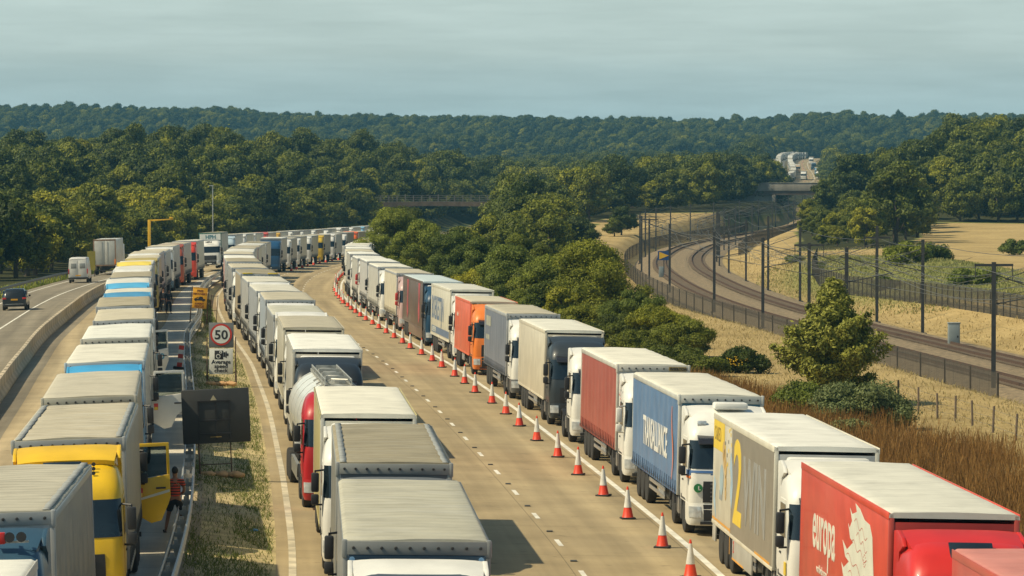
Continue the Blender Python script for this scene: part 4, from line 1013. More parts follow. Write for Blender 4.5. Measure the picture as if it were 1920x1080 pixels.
def roof_grid(L_, kind, seed):
    g = np.random.default_rng(seed); b = MB(); ny = int(L_ / .16); rows = []
    ph = g.uniform(0, 6, 4); xs = [-1.285, -1.27, -1.19, -.9, -.45, 0, .45, .9, 1.19, 1.27, 1.285]; zs = [-.11, -.045, -.004, .0, .012, .018, .012, 0, -.004, -.045, -.11]
    for j in range(ny + 1):
        y = L_ * j / ny; r = []
        for x, z in zip(xs, zs):
            dz = 0
            if kind == 'tarp' and abs(x) < 1.2:
                bow = abs(math.sin(math.pi * y / .62)); dz = -.010 * bow * (1 - (x / 1.3) ** 4) + .012 * math.sin(x * 2.3 + y * .7 + ph[0]) * math.sin(y * 1.9 + ph[1]) + g.normal() * .0035
            elif kind == 'panel' and abs(x) < 1.2: dz = -.006 if (y % 1.2) < .1 else 0
            r.append((x, y, z + dz))
        rows.append(r)
    b.grid(rows); b.grid([rows[0], [(p[0], p[1], -.12) for p in rows[0]]]); b.grid([rows[-1], [(p[0], p[1], -.12) for p in rows[-1]]]); return b
def curtain(L_, sd, seed):
    g = np.random.default_rng(seed); ph = g.uniform(0, 6, 3); b = MB(); rows = []; nz = 10; ny = int(L_ / .2)
    for i in range(nz + 1):
        z = 1.06 + (3.86 - 1.06) * i / nz
        rows.append([(sd * (1.272 + .010 * math.sin(y * 4.8 + ph[0]) * (1 - .4 * i / nz) + .012 * math.sin(y * 1.1 + ph[1] + z)), y, z) for y in np.linspace(.06, L_ - .06, ny + 1)])
    b.grid(rows, 0); y = .35
    x0, x1 = sorted((sd * 1.286, sd * 1.302))
    while y < L_ - .3:
        b.box(x0, x1, y, y + .05, .98, 1.40, 1)
        b.prism([(y - .06, 1.06), (y + .10, 1.06), (y + .02, 1.26)], *sorted((sd * 1.303, sd * 1.308)), 'x', 2); y += .6
    b.box(*sorted((sd * 1.25, sd * 1.29)), .05, L_ - .05, 1.0, 1.10, 1); return b
def frame_mesh(L_, kind):
    b = MB(); z = 3.97
    b.box(-1.2, 1.2, .1, L_ - .1, 1.0, 1.12, 1)
    for x in (-1, 1): b.box(*sorted((x * .38, x * .50)), .5, L_ - .2, .78, 1.0, 1)
    for y in np.arange(1, L_, 1.2): b.box(-1.15, 1.15, y, y + .08, .9, 1.0, 1)
    for sd in (-1, 1):
        for yy in (0, L_ - .12): b.box(*sorted((sd * 1.17, sd * 1.28)), yy, yy + .12, .98, z, 0, .02)
        if kind == 'tarp':
            b.box(*sorted((sd * 1.215, sd * 1.29)), .1, L_ - .1, 3.80, 3.95, 0, .02)
            b.box(*sorted((sd * 1.20, sd * 1.30)), -.02, .14, 3.68, 4.0, 0, .03)
    if kind == 'tarp':
        b.box(-1.27, 1.27, -.015, .03, 3.74, 3.975, 0, .01).box(-1.27, 1.27, L_ - .03, L_ + .01, 3.76, 3.97, 0, .01)
        for k in range(10): b.lathe([(.022, -.045), (.03, -.02), (.03, 0)], 8, 'y', (-1.1 + k * .245, -.005, 3.86), 2)
    b.box(-1.25, 1.25, L_ - .1, L_, .5, .62, 1)
    return b
def front_wall(): return MB().box(-1.19, 1.19, .01, .06, 1.1, 3.80, 0, .01)
def side_panel(L_, sd, ribs):
    b = MB().box(*sorted((sd * 1.20, sd * 1.275)), .02, L_ - .02, 1.0, 3.93, 0, .01)
    b.box(*sorted((sd * 1.27, sd * 1.29)), 0, L_, 3.84, 3.99, 1, .008).box(*sorted((sd * 1.27, sd * 1.288)), 0, L_, .96, 1.06, 1, .008)
    if ribs:
        for y in np.arange(.5, L_ - .2, ribs): b.box(*sorted((sd * 1.27, sd * 1.2765)), y, y + .018, 1.06, 3.84, 1)
    return b
def reefer_unit():
    b = MB().box(-1.0, 1.0, -.42, -.005, 2.35, 3.75, 0, .08).box(-.85, .85, -.44, -.42, 2.5, 3.0, 1)
    for k in range(6): b.box(-.85, .85, -.455, -.44, 2.52 + k * .08, 2.55 + k * .08, 0)
    b.lathe([(.32, -.45), (.30, -.43), (.1, -.425)], 16, 'y', (-.4, 0, 3.35), 1).lathe([(.32, -.45), (.30, -.43), (.1, -.425)], 16, 'y', (.4, 0, 3.35), 1); return b
def under(L_):
    b = MB()
    for sd in (-1, 1):
        for z in (.55, .78): b.box(*sorted((sd * 1.18, sd * 1.22)), 3.9, L_ - 5.2, z, z + .12, 0, .01)
        b.box(*sorted((sd * .75, sd * 1.15)), 2.6, 3.0, .4, .98, 1).box(*sorted((sd * .7, sd * .8)), 3.1, 3.25, .25, 1.0, 1)
        for y in (4.0, L_ - 5.4): b.box(*sorted((sd * 1.14, sd * 1.18)), y, y + .06, .5, 1.0, 1)
    b.box(.7, 1.2, 4.3, 5.8, .5, .96, 2, .02).box(-1.2, -.7, 4.3, 5.8, .5, .96, 2, .02)
    return b
def rear_lights(L_): return MB().box(-1.1, -.75, L_, L_ + .04, .52, .64).box(.75, 1.1, L_, L_ + .04, .52, .64)
def rearm(L_): return MB().box(-1.18, -.01, L_ - .04, L_, 1.1, 3.78, 0, .01).box(.01, 1.18, L_ - .04, L_, 1.1, 3.78, 0, .01).box(-.35, -.31, L_, L_ + .03, 1.1, 3.75, 1).box(.31, .35, L_, L_ + .03, 1.1, 3.75, 1)
ROWU = {'R': lambda d: 1.58, 'M': lambda d: -9.03 - .5 * sstep(106, 122, d), 'L': lambda d: -16.18 + SHL(d), 'C': lambda d: UC(d) - 5.9}
ROLL = {'R': .022, 'M': .012, 'L': -.032, 'C': -.024}
SILVER = mat('headboard_silver', (.40, .41, .41), .5, .3, .15, 2); SEAL = mat('dark_bolt', (.03, .03, .03), .6)
GREYF = mat('frame_grey', (.30, .31, .31), .55, .1, .15, 2)
CREAM_ROOF = roofmat('roof_cream_tarp', (.53, .48, .36)); GREY_ROOF = roofmat('roof_grey_tarp', (.36, .315, .215), (.55, .52, .44), .55, .18)
WHITE_ROOF = roofmat('roof_white_sheet', (.68, .655, .56), (.60, .57, .48), .3, .04); TAN_ROOF = roofmat('roof_tan_tarp', (.44, .385, .28), (.56, .52, .42), .5, .12); CLEAN_ROOF = roofmat('roof_clean_white', (.74, .73, .665), (.68, .68, .63), .25, .02)
PANEL_ROOF = roofmat('roof_panelled', (.67, .655, .57), (.60, .6, .53), .3, .05)
ROOFS = [CREAM_ROOF, GREY_ROOF, WHITE_ROOF, TAN_ROOF, CLEAN_ROOF, PANEL_ROOF]
def lorry(row, d, label, cab=(.72, .71, .66), fair=None, side=(.5, .48, .42), roof=None, kind='curtain', front=None, lod=0, L_=13.6, style='high', visor=True, fairing=True, fz=0.0, bumper=None, grp=None,
          frame=None, gap=.62, u=None, nocab=False, doors='', mirror=None, rigid=False, pitch=0.0, name='lorry', cat='lorry', trail=True, ribs=0.0, lift=0.0):
    tz = rng.choice((.965, .98, .99, 1, 1, 1.015)) if d > 150 else 1.0
    u = ROWU[row](d) + (rng.uniform(-.13, .13) if d > 150 else 0) if u is None else u
    dm = d + 5.5; p = G(u, d); q = G(u if row != 'L' else u + (SHL(d + 11) - SHL(d)), d + 11); hd = math.atan2(-(q.x - p.x), q.y - p.y); pit = math.atan2(q.z - p.z, 11)
    root = ob(name, None, None, p + Vector((0, 0, lift)), (pit, ROLL[row], hd)); root.rotation_mode = 'XYZ'
    grp_ = grp or {'R': 'lorries queuing on the hard shoulder behind the cones', 'M': 'lorries queuing in the middle line', 'L': 'lorries queuing left of the grass median', 'C': None}[row]
    tag(root, label, cat, grp_)
    if d > 150 and row in 'ML' and fz == 0: fz = rng.choice((.0, .12, .22, .30))
    cm = paint(cab); fm = paint(fair) if fair else cm; rm = roof or rng.choice(ROOFS); sm = paint(side, None, .5); fr = paint(frame) if frame else (SILVER if kind == 'curtain' else sm)
    out = {'root': root}
    if not nocab:
        yc = -gap - 2.25; cb = ob('cab', cabm(style, 'cab'), root, (0, yc, 0), mats=[cm]); out['cab'] = cb
        ob('windscreen', cabm(style, 'windscreen'), cb, mats=[GLASS]); ob('bumper', cabm(style, 'bumper'), cb, mats=[paint(bumper) if bumper else cm, BLACK, WHITE])
        if fairing: ob('roof_fairing', cabm(style, 'roof_fairing'), cb, (0, 0, fz), mats=[fm])
        for s in 'RL':
            if lod < 3: ob('mirror', cabm(style, 'mirror' + s), cb, mats=[mirror or BLACK, GLASS])
            if s not in doors:
                if lod < 2: dr = ob('door', cabm(style, 'door' + s), cb, mats=[cm, BLACK]); ob('window', cabm(style, 'window' + s), cb, mats=[GLASS])
            if lod < 2: ob('headlight', cabm(style, 'lamp' + s), cb, mats=[LAMP])
        if lod < 2:
            ob('grille', cabm(style, 'grille'), cb, mats=[BLACK, mat('grille_slat', (.12, .12, .125), .4, .3)])
            if visor: ob('sun_visor', cabm(style, 'visor'), cb, mats=[mat('visor_smoke', (.02, .02, .025), .2)])
        if lod < 1: ob('wipers', cabm(style, 'wipers'), cb, mats=[BLACK]); ob('mudguard', cabm(style, 'mudguardR'), cb, mats=[BLACK]); ob('mudguard', cabm(style, 'mudguardL'), cb, mats=[BLACK])
        fu = ob('tractor_frame', cabm(style, 'tractor_frame'), root, (0, yc, 0), mats=[CHASSIS])
        if lod < 2 : ob('fuel_tank', cabm(style, 'fuel_tank'), fu, mats=[ALU, BLACK])
        if not rigid:
            for sd in (-1, 1):
                wheel(root, sd * 1.06, yc + 1.42, lod, sd); wheel(root, sd * 1.04, yc + 4.45 + .85 * 0, lod, sd)
        else:
            for sd in (-1, 1): wheel(root, sd * 1.06, yc + 1.42, lod, sd)
    if not trail: return out
    fk = 'tarp' if kind == 'curtain' else 'box'
    if kind == 'tank': return out
    tr = ob('trailer', cached(('trailer', L_, fk), lambda: frame_mesh(L_, fk).mesh('trailer', [SILVER, CHASSIS, SEAL])), root, mats=[fr, CHASSIS, SEAL]); out['trailer'] = tr; tr.scale = (1, 1, tz)
    rk = {'curtain': 'tarp', 'box': 'panel'}[kind]; sv = rng.randrange(4)
    ob('roof', cached(('roof', L_, rk, sv), lambda: roof_grid(L_, rk, sv).mesh('roof', [CREAM_ROOF], True, 60)), tr, (0, 0, 4.0), mats=[rm])
    ob('front_wall', cached('front_wall', lambda: front_wall().mesh('front_wall', [SILVER])), tr, mats=[paint(front) if front else (SILVER if kind == 'curtain' else sm)])
    for sd in (-1, 1):
        if kind == 'curtain': o = ob('side_curtain', cached(('curtain', L_, sd, sv), lambda: curtain(L_, sd, sv).mesh('side_curtain', [WHITE, GREYF, BLACK], True, 60)), tr, mats=[sm, paint(tuple(c * .62 for c in side), None, .6) if lod < 2 else GREYF, SEAL])
        else: o = ob('side_panel', cached(('panel', L_, sd, ribs), lambda: side_panel(L_, sd, ribs).mesh('side_panel', [WHITE, GREYF])), tr, mats=[sm, paint(tuple(min(.8, c * 1.1) for c in side))])
        if sd < 0: out['side'] = o
    if lod < 2:
        ob('rear_door', cached(('rear_door', L_), lambda: rearm(L_).mesh('rear_door', [WHITE, STEEL])), tr, mats=[sm, STEEL])
        ob('side_guard', cached(('under', L_), lambda: under(L_).mesh('side_guard', [ALU, CHASSIS, GREYF])), tr)
    if kind == 'box' and lod < 2 and not rigid: out['unit'] = ob('cooling_unit', cached('unit', lambda: reefer_unit().mesh('cooling_unit', [WHITE, BLACK])), tr)
    ax = (L_ - 1.9, L_ - 3.2, L_ - 4.5) if not rigid else (L_ - 1.6, L_ - 2.95)
    for y in ax:
        for sd in (-1, 1): wheel(root, sd * 1.08, y, lod, sd)
    return out
def rig(label, **k): return k

W_ = (.72, .71, .66); OFFW = (.62, .60, .52); CRM = (.60, .55, .42); GRY = (.30, .30, .285); DGR = (.12, .125, .13); NAVY = (.018, .04, .075)
TXT_W = mat('lettering_white', (.76, .75, .70), .5, 0, .05); TXT_K = mat('lettering_black', (.03, .03, .035), .5); TXT_B = mat('lettering_blue', (.05, .13, .32), .5, 0, .08); TXT_G = mat('lettering_grey', (.30, .30, .285), .5); TXT_Y = mat('lettering_yellow', (.78, .56, .06), .45, 0, .06)
TXT_C = mat('lettering_cream', (.66, .66, .56), .5, 0, .08); TXT_O = mat('lettering_orange', (.75, .20, .05), .5)

# ---- right-hand queue on the hard shoulder
q = lorry('R', 54.8, 'lorry with a pale pinkish red roof in the bottom right corner of the picture', side=(.48, .075, .05), roof=roofmat('roof_pink', (.50, .20, .17), (.52, .25, .21), .4, .02), kind='box', nocab=True)
q = lorry('R', 75.9, 'bright red lorry with white lettering and a flame-haired head on its side', cab=(.56, .022, .015), side=(.56, .07, .035), roof=PANEL_ROOF, kind='box', front=(.30, .02, .01), frame=(.42, .06, .04), visor=False)
o = q['side']
text('europa', 1.55, TXT_C, o, SIDE, (-1.279, 11.4, 2.3), sx=.85, bold=.02); text('worldwide group', .26, TXT_C, o, SIDE, (-1.279, 10.6, 1.78), sx=.95)
g = random.Random(8); b = MB()                             # the white head with streaming hair, cut vinyl on the side panel
spine = [(2.9, 1.15), (2.9, 3.0), (3.2, 3.55), (3.9, 3.60), (4.9, 3.68), (5.3, 3.82)]
fy = lambda P_: [(2.0 + (y - 2.85) * 1.13, z) for y, z in P_]
poly = [(2.85, 1.1), (2.85, 1.9), (2.78, 2.1), (2.9, 2.35), (2.75, 2.55), (2.9, 2.95), (3.0, 3.3), (3.35, 3.52), (4.0, 3.55), (4.6, 3.72), (5.2, 3.78), (5.0, 3.62), (5.6, 3.52), (5.9, 3.62), (5.6, 3.38), (5.9, 3.2), (6.1, 3.28), (5.8, 3.0), (5.4, 2.95), (6.2, 2.72), (6.8, 2.86), (6.4, 2.55), (5.9, 2.50), (6.6, 2.30), (6.9, 2.38), (6.6, 2.12), (6.0, 2.1), (6.7, 1.85), (7.3, 1.95), (7.9, 1.72), (8.3, 1.62), (7.9, 1.5), (8.4, 1.3), (8.2, 1.1)]
b.prism(fy(poly)[::-1], -1.283, -1.279, 'x', 0)
def squig(y0, z0, n, L0, A, mi=1):
    pts_ = [(2.0 + (y0 - L0 * k / n - 2.85) * 1.13, z0 - .28 * k / n + A * math.sin(k * .9 + y0)) for k in range(n + 1)]
    b.grid([[(-1.286, y, z) for y, z in pts_], [(-1.286, y, z + .016) for y, z in pts_]], mi)
for y0, z0, L0 in ((5.3, 3.45, 1.7), (5.6, 2.98, 2.0), (6.2, 2.62, 2.4), (5.9, 2.3, 2.0), (6.4, 2.05, 2.4), (7.2, 1.72, 3.0), (7.7, 1.45, 3.2), (5.0, 3.2, 1.4)): squig(y0, z0, 16, L0, .07)
for k in range(10): a = k * .62; b.box(-1.287, -1.284, 3.15 + .16 * math.cos(a), 3.18 + .16 * math.cos(a), 2.72 + .12 * math.sin(a), 2.75 + .12 * math.sin(a), 1)
b.prism([(3.25, 1.7), (3.4, 1.95), (3.5, 1.6)], -1.287, -1.284, 'x', 1)
ob('emblem', b.mesh('emblem', [TXT_C, mat('emblem_red', (.50, .05, .03), .5)], False), o)
bpy.data.objects.remove(q['unit']); c = q['cab']; ob('roof_hatch', MB().prism([(.62, 3.25), (1.02, 3.56), (1.02, 3.60), (.60, 3.29)], -.42, .42, 'x', 0, .01).mesh('roof_hatch', [GLASS]), c)

q = lorry('R', 94.6, 'lorry with a smooth white roof and a big yellow 2 on its grey side', side=(.60, .565, .46), roof=CLEAN_ROOF, kind='box', front=(.34, .35, .35), frame=(.55, .53, .45))
o = q['side']; tr = q['trailer']
b = MB().box(-1.281, -1.278, .04, 9.1, 1.0, 3.86, 0).box(-1.283, -1.279, 10.9, 13.55, 3.05, 3.86, 1).box(-1.284, -1.280, .5, 3.6, 1.02, 1.12, 2).box(-1.284, -1.28, 9.1, 13.5, 1.3 - .2, 1.16, 2)
b.box(-1.285, -1.28, 9.12, 9.2, .5, 1.2, 2)
for k in range(16): yy = 9.1 + g.uniform(-.1, 1.6); zz = 2.6 + g.uniform(0, 1.2) ; b.box(-1.282, -1.279, yy, yy + .16, zz, zz + .10, 1 if g.random() < .5 else 0)
b.prism([(8.9, 1.7), (9.3, 2.1), (9.15, 2.5), (9.5, 2.75), (9.25, 3.2), (8.95, 2.9), (8.7, 2.3)], -1.286, -1.281, 'x', 3).prism([(12.6, 1.15), (12.9, 1.7), (12.75, 2.1), (13.2, 2.3), (13.3, 1.6)], -1.286, -1.281, 'x', 3)
ob('side_graphic', b.mesh('side_graphic', [mat('graphic_taupe', (.27, .245, .20), .35, 0, .1), TXT_Y, mat('graphic_orange', (.70, .34, .05), .5), mat('graphic_sky', (.36, .50, .62), .5)], False), o)
b = MB().prism([(11.9, 1.75), (11.2, 1.75), (11.2, 2.0), (11.9, 2.0)], -1.286, -1.281, 'x', 0)
for k, (yy, zz, r_) in enumerate(((11.0, 3.1, .28), (10.75, 2.9, .3), (10.5, 2.65, .26), (10.45, 2.3, .22), (10.4, 2.0, .18))): b.lathe([(r_, -1.285), (r_, -1.281)], 14, 'x', (0, yy, zz), 1)
b.lathe([(.42, -1.288), (.42, -1.284)], 16, 'x', (0, 11.4, 2.3), 2)
ob('side_graphic', b.mesh('side_graphic', [mat('graphic_ribbon', (.32, .35, .36), .5), mat('graphic_ochre', (.55, .38, .16), .5), mat('graphic_pale_blue', (.36, .47, .52), .5)], False), o)
text('2', 3.1, TXT_Y, o, SIDE, (-1.286, 8.6, 1.45), sx=1.3, bold=.05); text('WIN', 2.4, TXT_G, o, SIDE, (-1.284, 6.3, 1.62), sx=.98, bold=.05); text('CARED', .55, mat('lettering_dark_ochre', (.30, .21, .04), .5), o, SIDE, (-1.285, 13.3, 3.3), sx=.9)
ob('side_skirt', MB().box(-1.27, -1.22, 12.8, 13.5, .5, 1.0, 0, .01).mesh('side_skirt', [mat('skirt_grey', (.40, .39, .35), .5)]), tr); sk = MB().box(-1.27, -1.22, 4.3, 8.6, .42, 1.0, 0, .01).box(-1.275, -1.268, 6.0, 8.6, .42, .47, 1); ob('side_skirt', sk.mesh('side_skirt', [mat('skirt_grey', (.40, .39, .35), .5), MATS['graphic_orange']]), tr)
text('2', .45, mat('lettering_red', (.55, .05, .04), .5), tr, SIDE, (-1.276, 8.4, .62))
c = q['cab']; ob('air_conditioner', MB().box(-.55, .55, 1.15, 1.75, 3.55, 3.70, 0, .05).mesh('air_conditioner', [WHITE]), c)
ob('sticker', MB().box(-1.285, -1.262, .32, .62, 1.12, 1.42).mesh('sticker', [TXT_Y]), c)

q = lorry('R', 117.2, 'lorry with a blue curtain trailer and a striped white cab reading TRANS', side=(.11, .20, .36), roof=WHITE_ROOF, front=(.05, .16, .22), frame=(.50, .50, .46))
o = q['side']; text('TRANSALLIANCE', 1.3, TXT_W, o, SIDE, (-1.30, 9.9, 1.9), sx=.72, bold=.02)
b = MB(); pts_ = [(1.45 - .25 * math.sin(k * .5), 1.35 + .2 * k) for k in range(12)]
b.grid([[(-1.298, y, z) for y, z in pts_], [(-1.298, y - .10 - .02 * (5.5 - abs(5.5 - i)), z) for i, (y, z) in enumerate(pts_)]]); ob('emblem', b.mesh('emblem', [TXT_O], False), o)
c = q['cab']; b = MB(); patch(b, HIGH, .335, .665, 1.86, 1.93, .016, 0); patch(b, HIGH, .25, .335, 1.80, 1.93, .020, 0); patch(b, HIGH, .25, .335, 1.70, 1.76, .020, 1); ob('stripe', b.mesh('stripe', [TXT_B, TXT_O], True), c)
text('TRANS', .26, TXT_B, c, FRONT, (-.62, -.075, 1.66), sx=1.5, bold=.008)
b = MB().lathe([(.13, -.16), (.13, -.14)], 16, 'y', (-.98, .12, 1.42), 0).box(-.98, -.95, -.05, -.045, 1.36, 1.48, 1).box(-.98, -.91, -.05, -.045, 1.36, 1.385, 1); ob('round_disc', b.mesh('round_disc', [mat('disc_green', (.03, .22, .07), .4), TXT_W]), c)
ob('roof_lamp', MB().box(-.98, -.70, .50, .62, 3.16, 3.36, 0, .04).mesh('roof_lamp', [LAMP]), c); ob('air_conditioner', MB().box(-.4, .6, 1.2, 1.8, 3.66, 3.86, 0, .06).mesh('air_conditioner', [WHITE]), c)

q = lorry('R', 136.4, 'lorry with a faded dull red curtain trailer and swirls on its white cab', side=(.36, .085, .06), roof=WHITE_ROOF, front=(.55, .52, .45), frame=(.52, .50, .44), mirror=WHITE)
tr = q['trailer']; ob('name_plate', MB().box(.55, 1.15, -.04, -.016, 3.78, 3.93).mesh('name_plate', [mat('plate_ochre', (.30, .21, .06), .5)]), tr); text('WIELTON', .135, TXT_K, tr, FRONT, (.57, -.045, 3.81), sx=1.02, bold=.004)
c = q['cab']; b = MB()
for k, (y0, z0) in enumerate(((1.5, 2.95), (1.7, 2.75), (1.4, 2.55), (1.8, 3.15), (1.55, 2.3))):
    pts_ = [(y0 + .05 * j * math.cos(j * .5 + k), z0 + .05 * j * math.sin(j * .45 + k)) for j in range(10)]
    b.grid([[(-1.262, y, z) for y, z in pts_], [(-1.262, y + .03, z + .05) for y, z in pts_]], k % 2)
ob('side_graphic', b.mesh('side_graphic', [TXT_K, MATS['lettering_red']], False), c)
q = lorry('R', 157.0, 'white tractor unit with no visible trailer and a broad white roof fairing', trail=False)
q = lorry('R', 168.2, 'lorry with a black cab and a smooth cream box trailer', cab=(.03, .038, .045), side=(.56, .51, .40), roof=PANEL_ROOF, kind='box', front=(.40, .37, .30))
q = lorry('R', 187.8, 'lorry with a white cab and a grey-blue curtain trailer with faded yellowish blocks', side=(.17, .19, .235), roof=CREAM_ROOF, bumper=DGR, front=(.6, .6, .58))
o = q['side']; ob('side_graphic', MB().box(-1.29, -1.286, 9.5, 12.3, 3.0, 3.5).box(-1.29, -1.286, 10.2, 12.3, 2.3, 2.55).mesh('side_graphic', [mat('faded_block', (.34, .34, .27), .6)], False), o)
q = lorry('R', 210.5, 'bright orange lorry with an orange cab and orange-red box body', cab=(.75, .20, .03), side=(.62, .13, .06), roof=CREAM_ROOF, kind='box', front=(.35, .06, .03), frame=(.55, .12, .06), L_=10.5, rigid=True, gap=.25, ribs=2.1)
text('thusker', .34, TXT_C, q['side'], SIDE, (-1.28, 9.0, 2.9))
q = lorry('R', 226.2, 'lorry with a cream box trailer carrying tall faded blue capital letters', side=(.56, .53, .43), roof=PANEL_ROOF, kind='box', front=(.42, .42, .38))
o = q['side']; text('BOEKESTIJN', 1.9, mat('lettering_faded_blue', (.13, .18, .27), .5), o, SIDE, (-1.28, 12.9, 2.0), sx=.86, bold=.03); ob('stripe', MB().box(-1.282, -1.279, .1, 12.8, 1.15, 1.55).mesh('stripe', [MATS['lettering_faded_blue']]), o)
text('BOEKESTIJN', .4, TXT_C, o, SIDE, (-1.284, 12.2, 1.22), sx=1.2)
q = lorry('R', 246.5, 'dark panelled lorry with a deep blue cab and red streaks on its glossy sides', cab=(.012, .05, .10), side=(.12, .085, .065), roof=roofmat('roof_pale_blue', (.50, .58, .60), (.6, .6, .56), .5, .05), kind='box', frame=(.03, .03, .035), L_=18.0, ribs=6.0, front=(.02, .03, .05))
o = q['side']; b = MB()
for y0, w0 in ((2.2, 1.6), (12.5, 1.5)): b.prism([(y0, 3.8), (y0 + w0, 3.8), (y0 + w0 * .8, 2.9), (y0 + w0, 2.0), (y0 + w0 * .7, 1.2), (y0 + .2, 1.6), (y0 + .5, 2.6)], -1.284, -1.28, 'x', 0)
ob('side_graphic', b.mesh('side_graphic', [mat('graphic_red', (.42, .07, .08), .4, 0, .3, 2)]), o)
ob('side_skirt', MB().box(-1.27, -1.22, .3, 12.0, .35, 1.0, 0, .01).mesh('side_skirt', [paint((.16, .11, .08))]), q['trailer'])
R_far = [(271, 'cream curtain trailer and red mirror arms', dict(side=CRM, cab=(.5, .35, .33), mirror=MATS['lettering_red'], roof=CREAM_ROOF)), (290.5, 'faint blue marks and a shiny white cab', dict(side=(.52, .51, .46), roof=WHITE_ROOF)),
         (309, 'white trailer and black mirrors', dict(side=(.5, .5, .48), roof=CLEAN_ROOF)), (327, 'cream trailer and a red side mirror', dict(side=(.46, .45, .40), roof=CLEAN_ROOF, mirror=MATS['lettering_red'])), (345.5, 'grey trailer and white cab', dict(side=(.40, .39, .35), roof=CLEAN_ROOF)),
         (363, 'light trailer, white cab over a black bumper', dict(side=OFFW, roof=CREAM_ROOF, bumper=(.02, .02, .02), kind='box')), (381, 'grey-sided trailer and white roof', dict(side=GRY, roof=CLEAN_ROOF)), (399, 'white roof', dict(roof=CLEAN_ROOF)), (417, 'cream roof', dict(roof=WHITE_ROOF)), (435, 'white roof', dict(roof=CLEAN_ROOF)),
         (455, 'pale roof', dict(roof=CREAM_ROOF)), (474, 'orange-edged roof', dict(roof=roofmat('roof_ochre', (.55, .36, .12)), side=GRY)), (494, 'cream roof', dict(roof=WHITE_ROOF)), (514, 'grey roof', dict(roof=GREY_ROOF)), (534, 'white roof', dict(roof=CLEAN_ROOF))]
for i, (d, t, k) in enumerate(R_far):
    lorry('R', d, 'lorry with %s, %s of the right-hand queue' % (t, ordw(i + 11)), lod=1 if d < 330 else 2, **k)

# ---- middle queue
q = lorry('M', 68.2, 'lorry with a dark blue front and streaked pale roof at the bottom centre', cab=(.06, .075, .10), fair=W_, side=(.27, .27, .26), roof=roofmat('roof_streaked', (.46, .44, .35), (.56, .56, .52), .5, .14), front=(.02, .055, .10), frame=(.20, .205, .20))
tr = q['trailer']; b = MB().box(-1.2, 1.2, -.03, -.016, 3.46, 3.72, 0)
for sx in (-1.12, 1.12): b.lathe([(.05, -.05), (.05, -.03)], 12, 'y', (sx, 0, 3.66), 1)
ob('header_panel', b.mesh('header_panel', [paint((.022, .05, .085)), mat('badge_blue', (.2, .38, .6), .5)]), tr)
q = lorry('M', 86.7, 'lorry with a dark cab, silver-grey roof fairing and brownish grey tarpaulin roof', cab=(.035, .035, .038), fair=(.13, .14, .15), side=(.24, .235, .21), roof=GREY_ROOF, front=(.10, .10, .10), frame=(.27, .275, .26))
q = lorry('M', 104.6, 'lorry with a white roof fairing and a cream-roofed box with yellowish sides', u=-9.28, side=(.42, .36, .16), roof=WHITE_ROOF, kind='box', front=(.50, .49, .42), frame=(.5, .49, .44))
# road tanker
q = lorry('M', 124.0, 'red-cabbed road tanker with a white cylindrical tank and a grey walkway on top', cab=(.42, .012, .015), kind='tank', visor=False, fairing=False, bumper=(.40, .012, .015), u=-9.62)
rt = q['root']; rt.rotation_euler.z += .024; TKM = mat('tank_white', (.74, .73, .67), .4, 0, .08, 1.2, coat=.5)
b = MB(); prf = [(.05, .2), (.5, .23), (.85, .33), (1.1, .55), (1.18, .85)] + [(1.2, 1.2 + k * 1.0) for k in range(11)] + [(1.18, 11.7), (1.05, 12.05), (.6, 12.3), (.05, 12.35)]
b.lathe(prf, 32, 'y', (0, 0, 2.47), 0); tk = ob('tank', b.mesh('tank', [TKM], True, 60), rt)
b = MB()
for y in (1.2, 3.6, 6, 8.4, 10.8): b.lathe([(1.208, y), (1.208, y + .05)], 32, 'y', (0, 0, 2.47))
ob('tank_band', b.mesh('tank_band', [STEEL], True, 40), tk)
b = MB()
for x in (-.42, .42): b.box(x - .03, x + .03, .6, 11.4, 3.52, 3.62).tube([(x, 1.0, 3.76), (x, 10.8, 3.76)], .022)
for y in np.arange(1.0, 11, .7): b.box(-.42, .42, y, y + .05, 3.54, 3.58).tube([(-.42, y, 3.58), (-.42, y, 3.76)], .015, 4).tube([(.42, y, 3.58), (.42, y, 3.76)], .015, 4)
for y in (2.2, 4.6, 7.0, 9.4): b.lathe([(.28, 3.5), (.28, 3.68), (.2, 3.72)], 14, 'z', (0, y, 0)).box(-.34, .34, y + .3, y + .36, 3.5, 3.8)
for y in (1.4, 3.2, 5.3): b.tube([(-.6, y, 3.5), (-.2, y + .2, 3.74), (.3, y - .1, 3.74), (.6, y + .2, 3.5)], .03, 5)
ob('walkway', b.mesh('walkway', [mat('walkway_alu', (.38, .38, .35), .5, .4, .3, 4)], False), tk, (0, 0, .1))
b = MB().box(-.5, .5, .8, 12.0, .85, 1.15).box(-1.2, -1.1, 3.0, 8.0, .5, 1.0, 1).box(1.1, 1.2, 3.0, 8.0, .5, 1.0, 1).box(1.2, 1.75, 9.2, 9.9, 3.05, 3.12, 1).box(-1.2, 1.2, 11.9, 12.3, .5, .7, 0)
ob('tank_frame', b.mesh('tank_frame', [CHASSIS, ALU]), rt)
for y in (8.4, 9.75, 11.1):
    for sd in (-1, 1): wheel(rt, sd * 1.08, y, 0, sd)
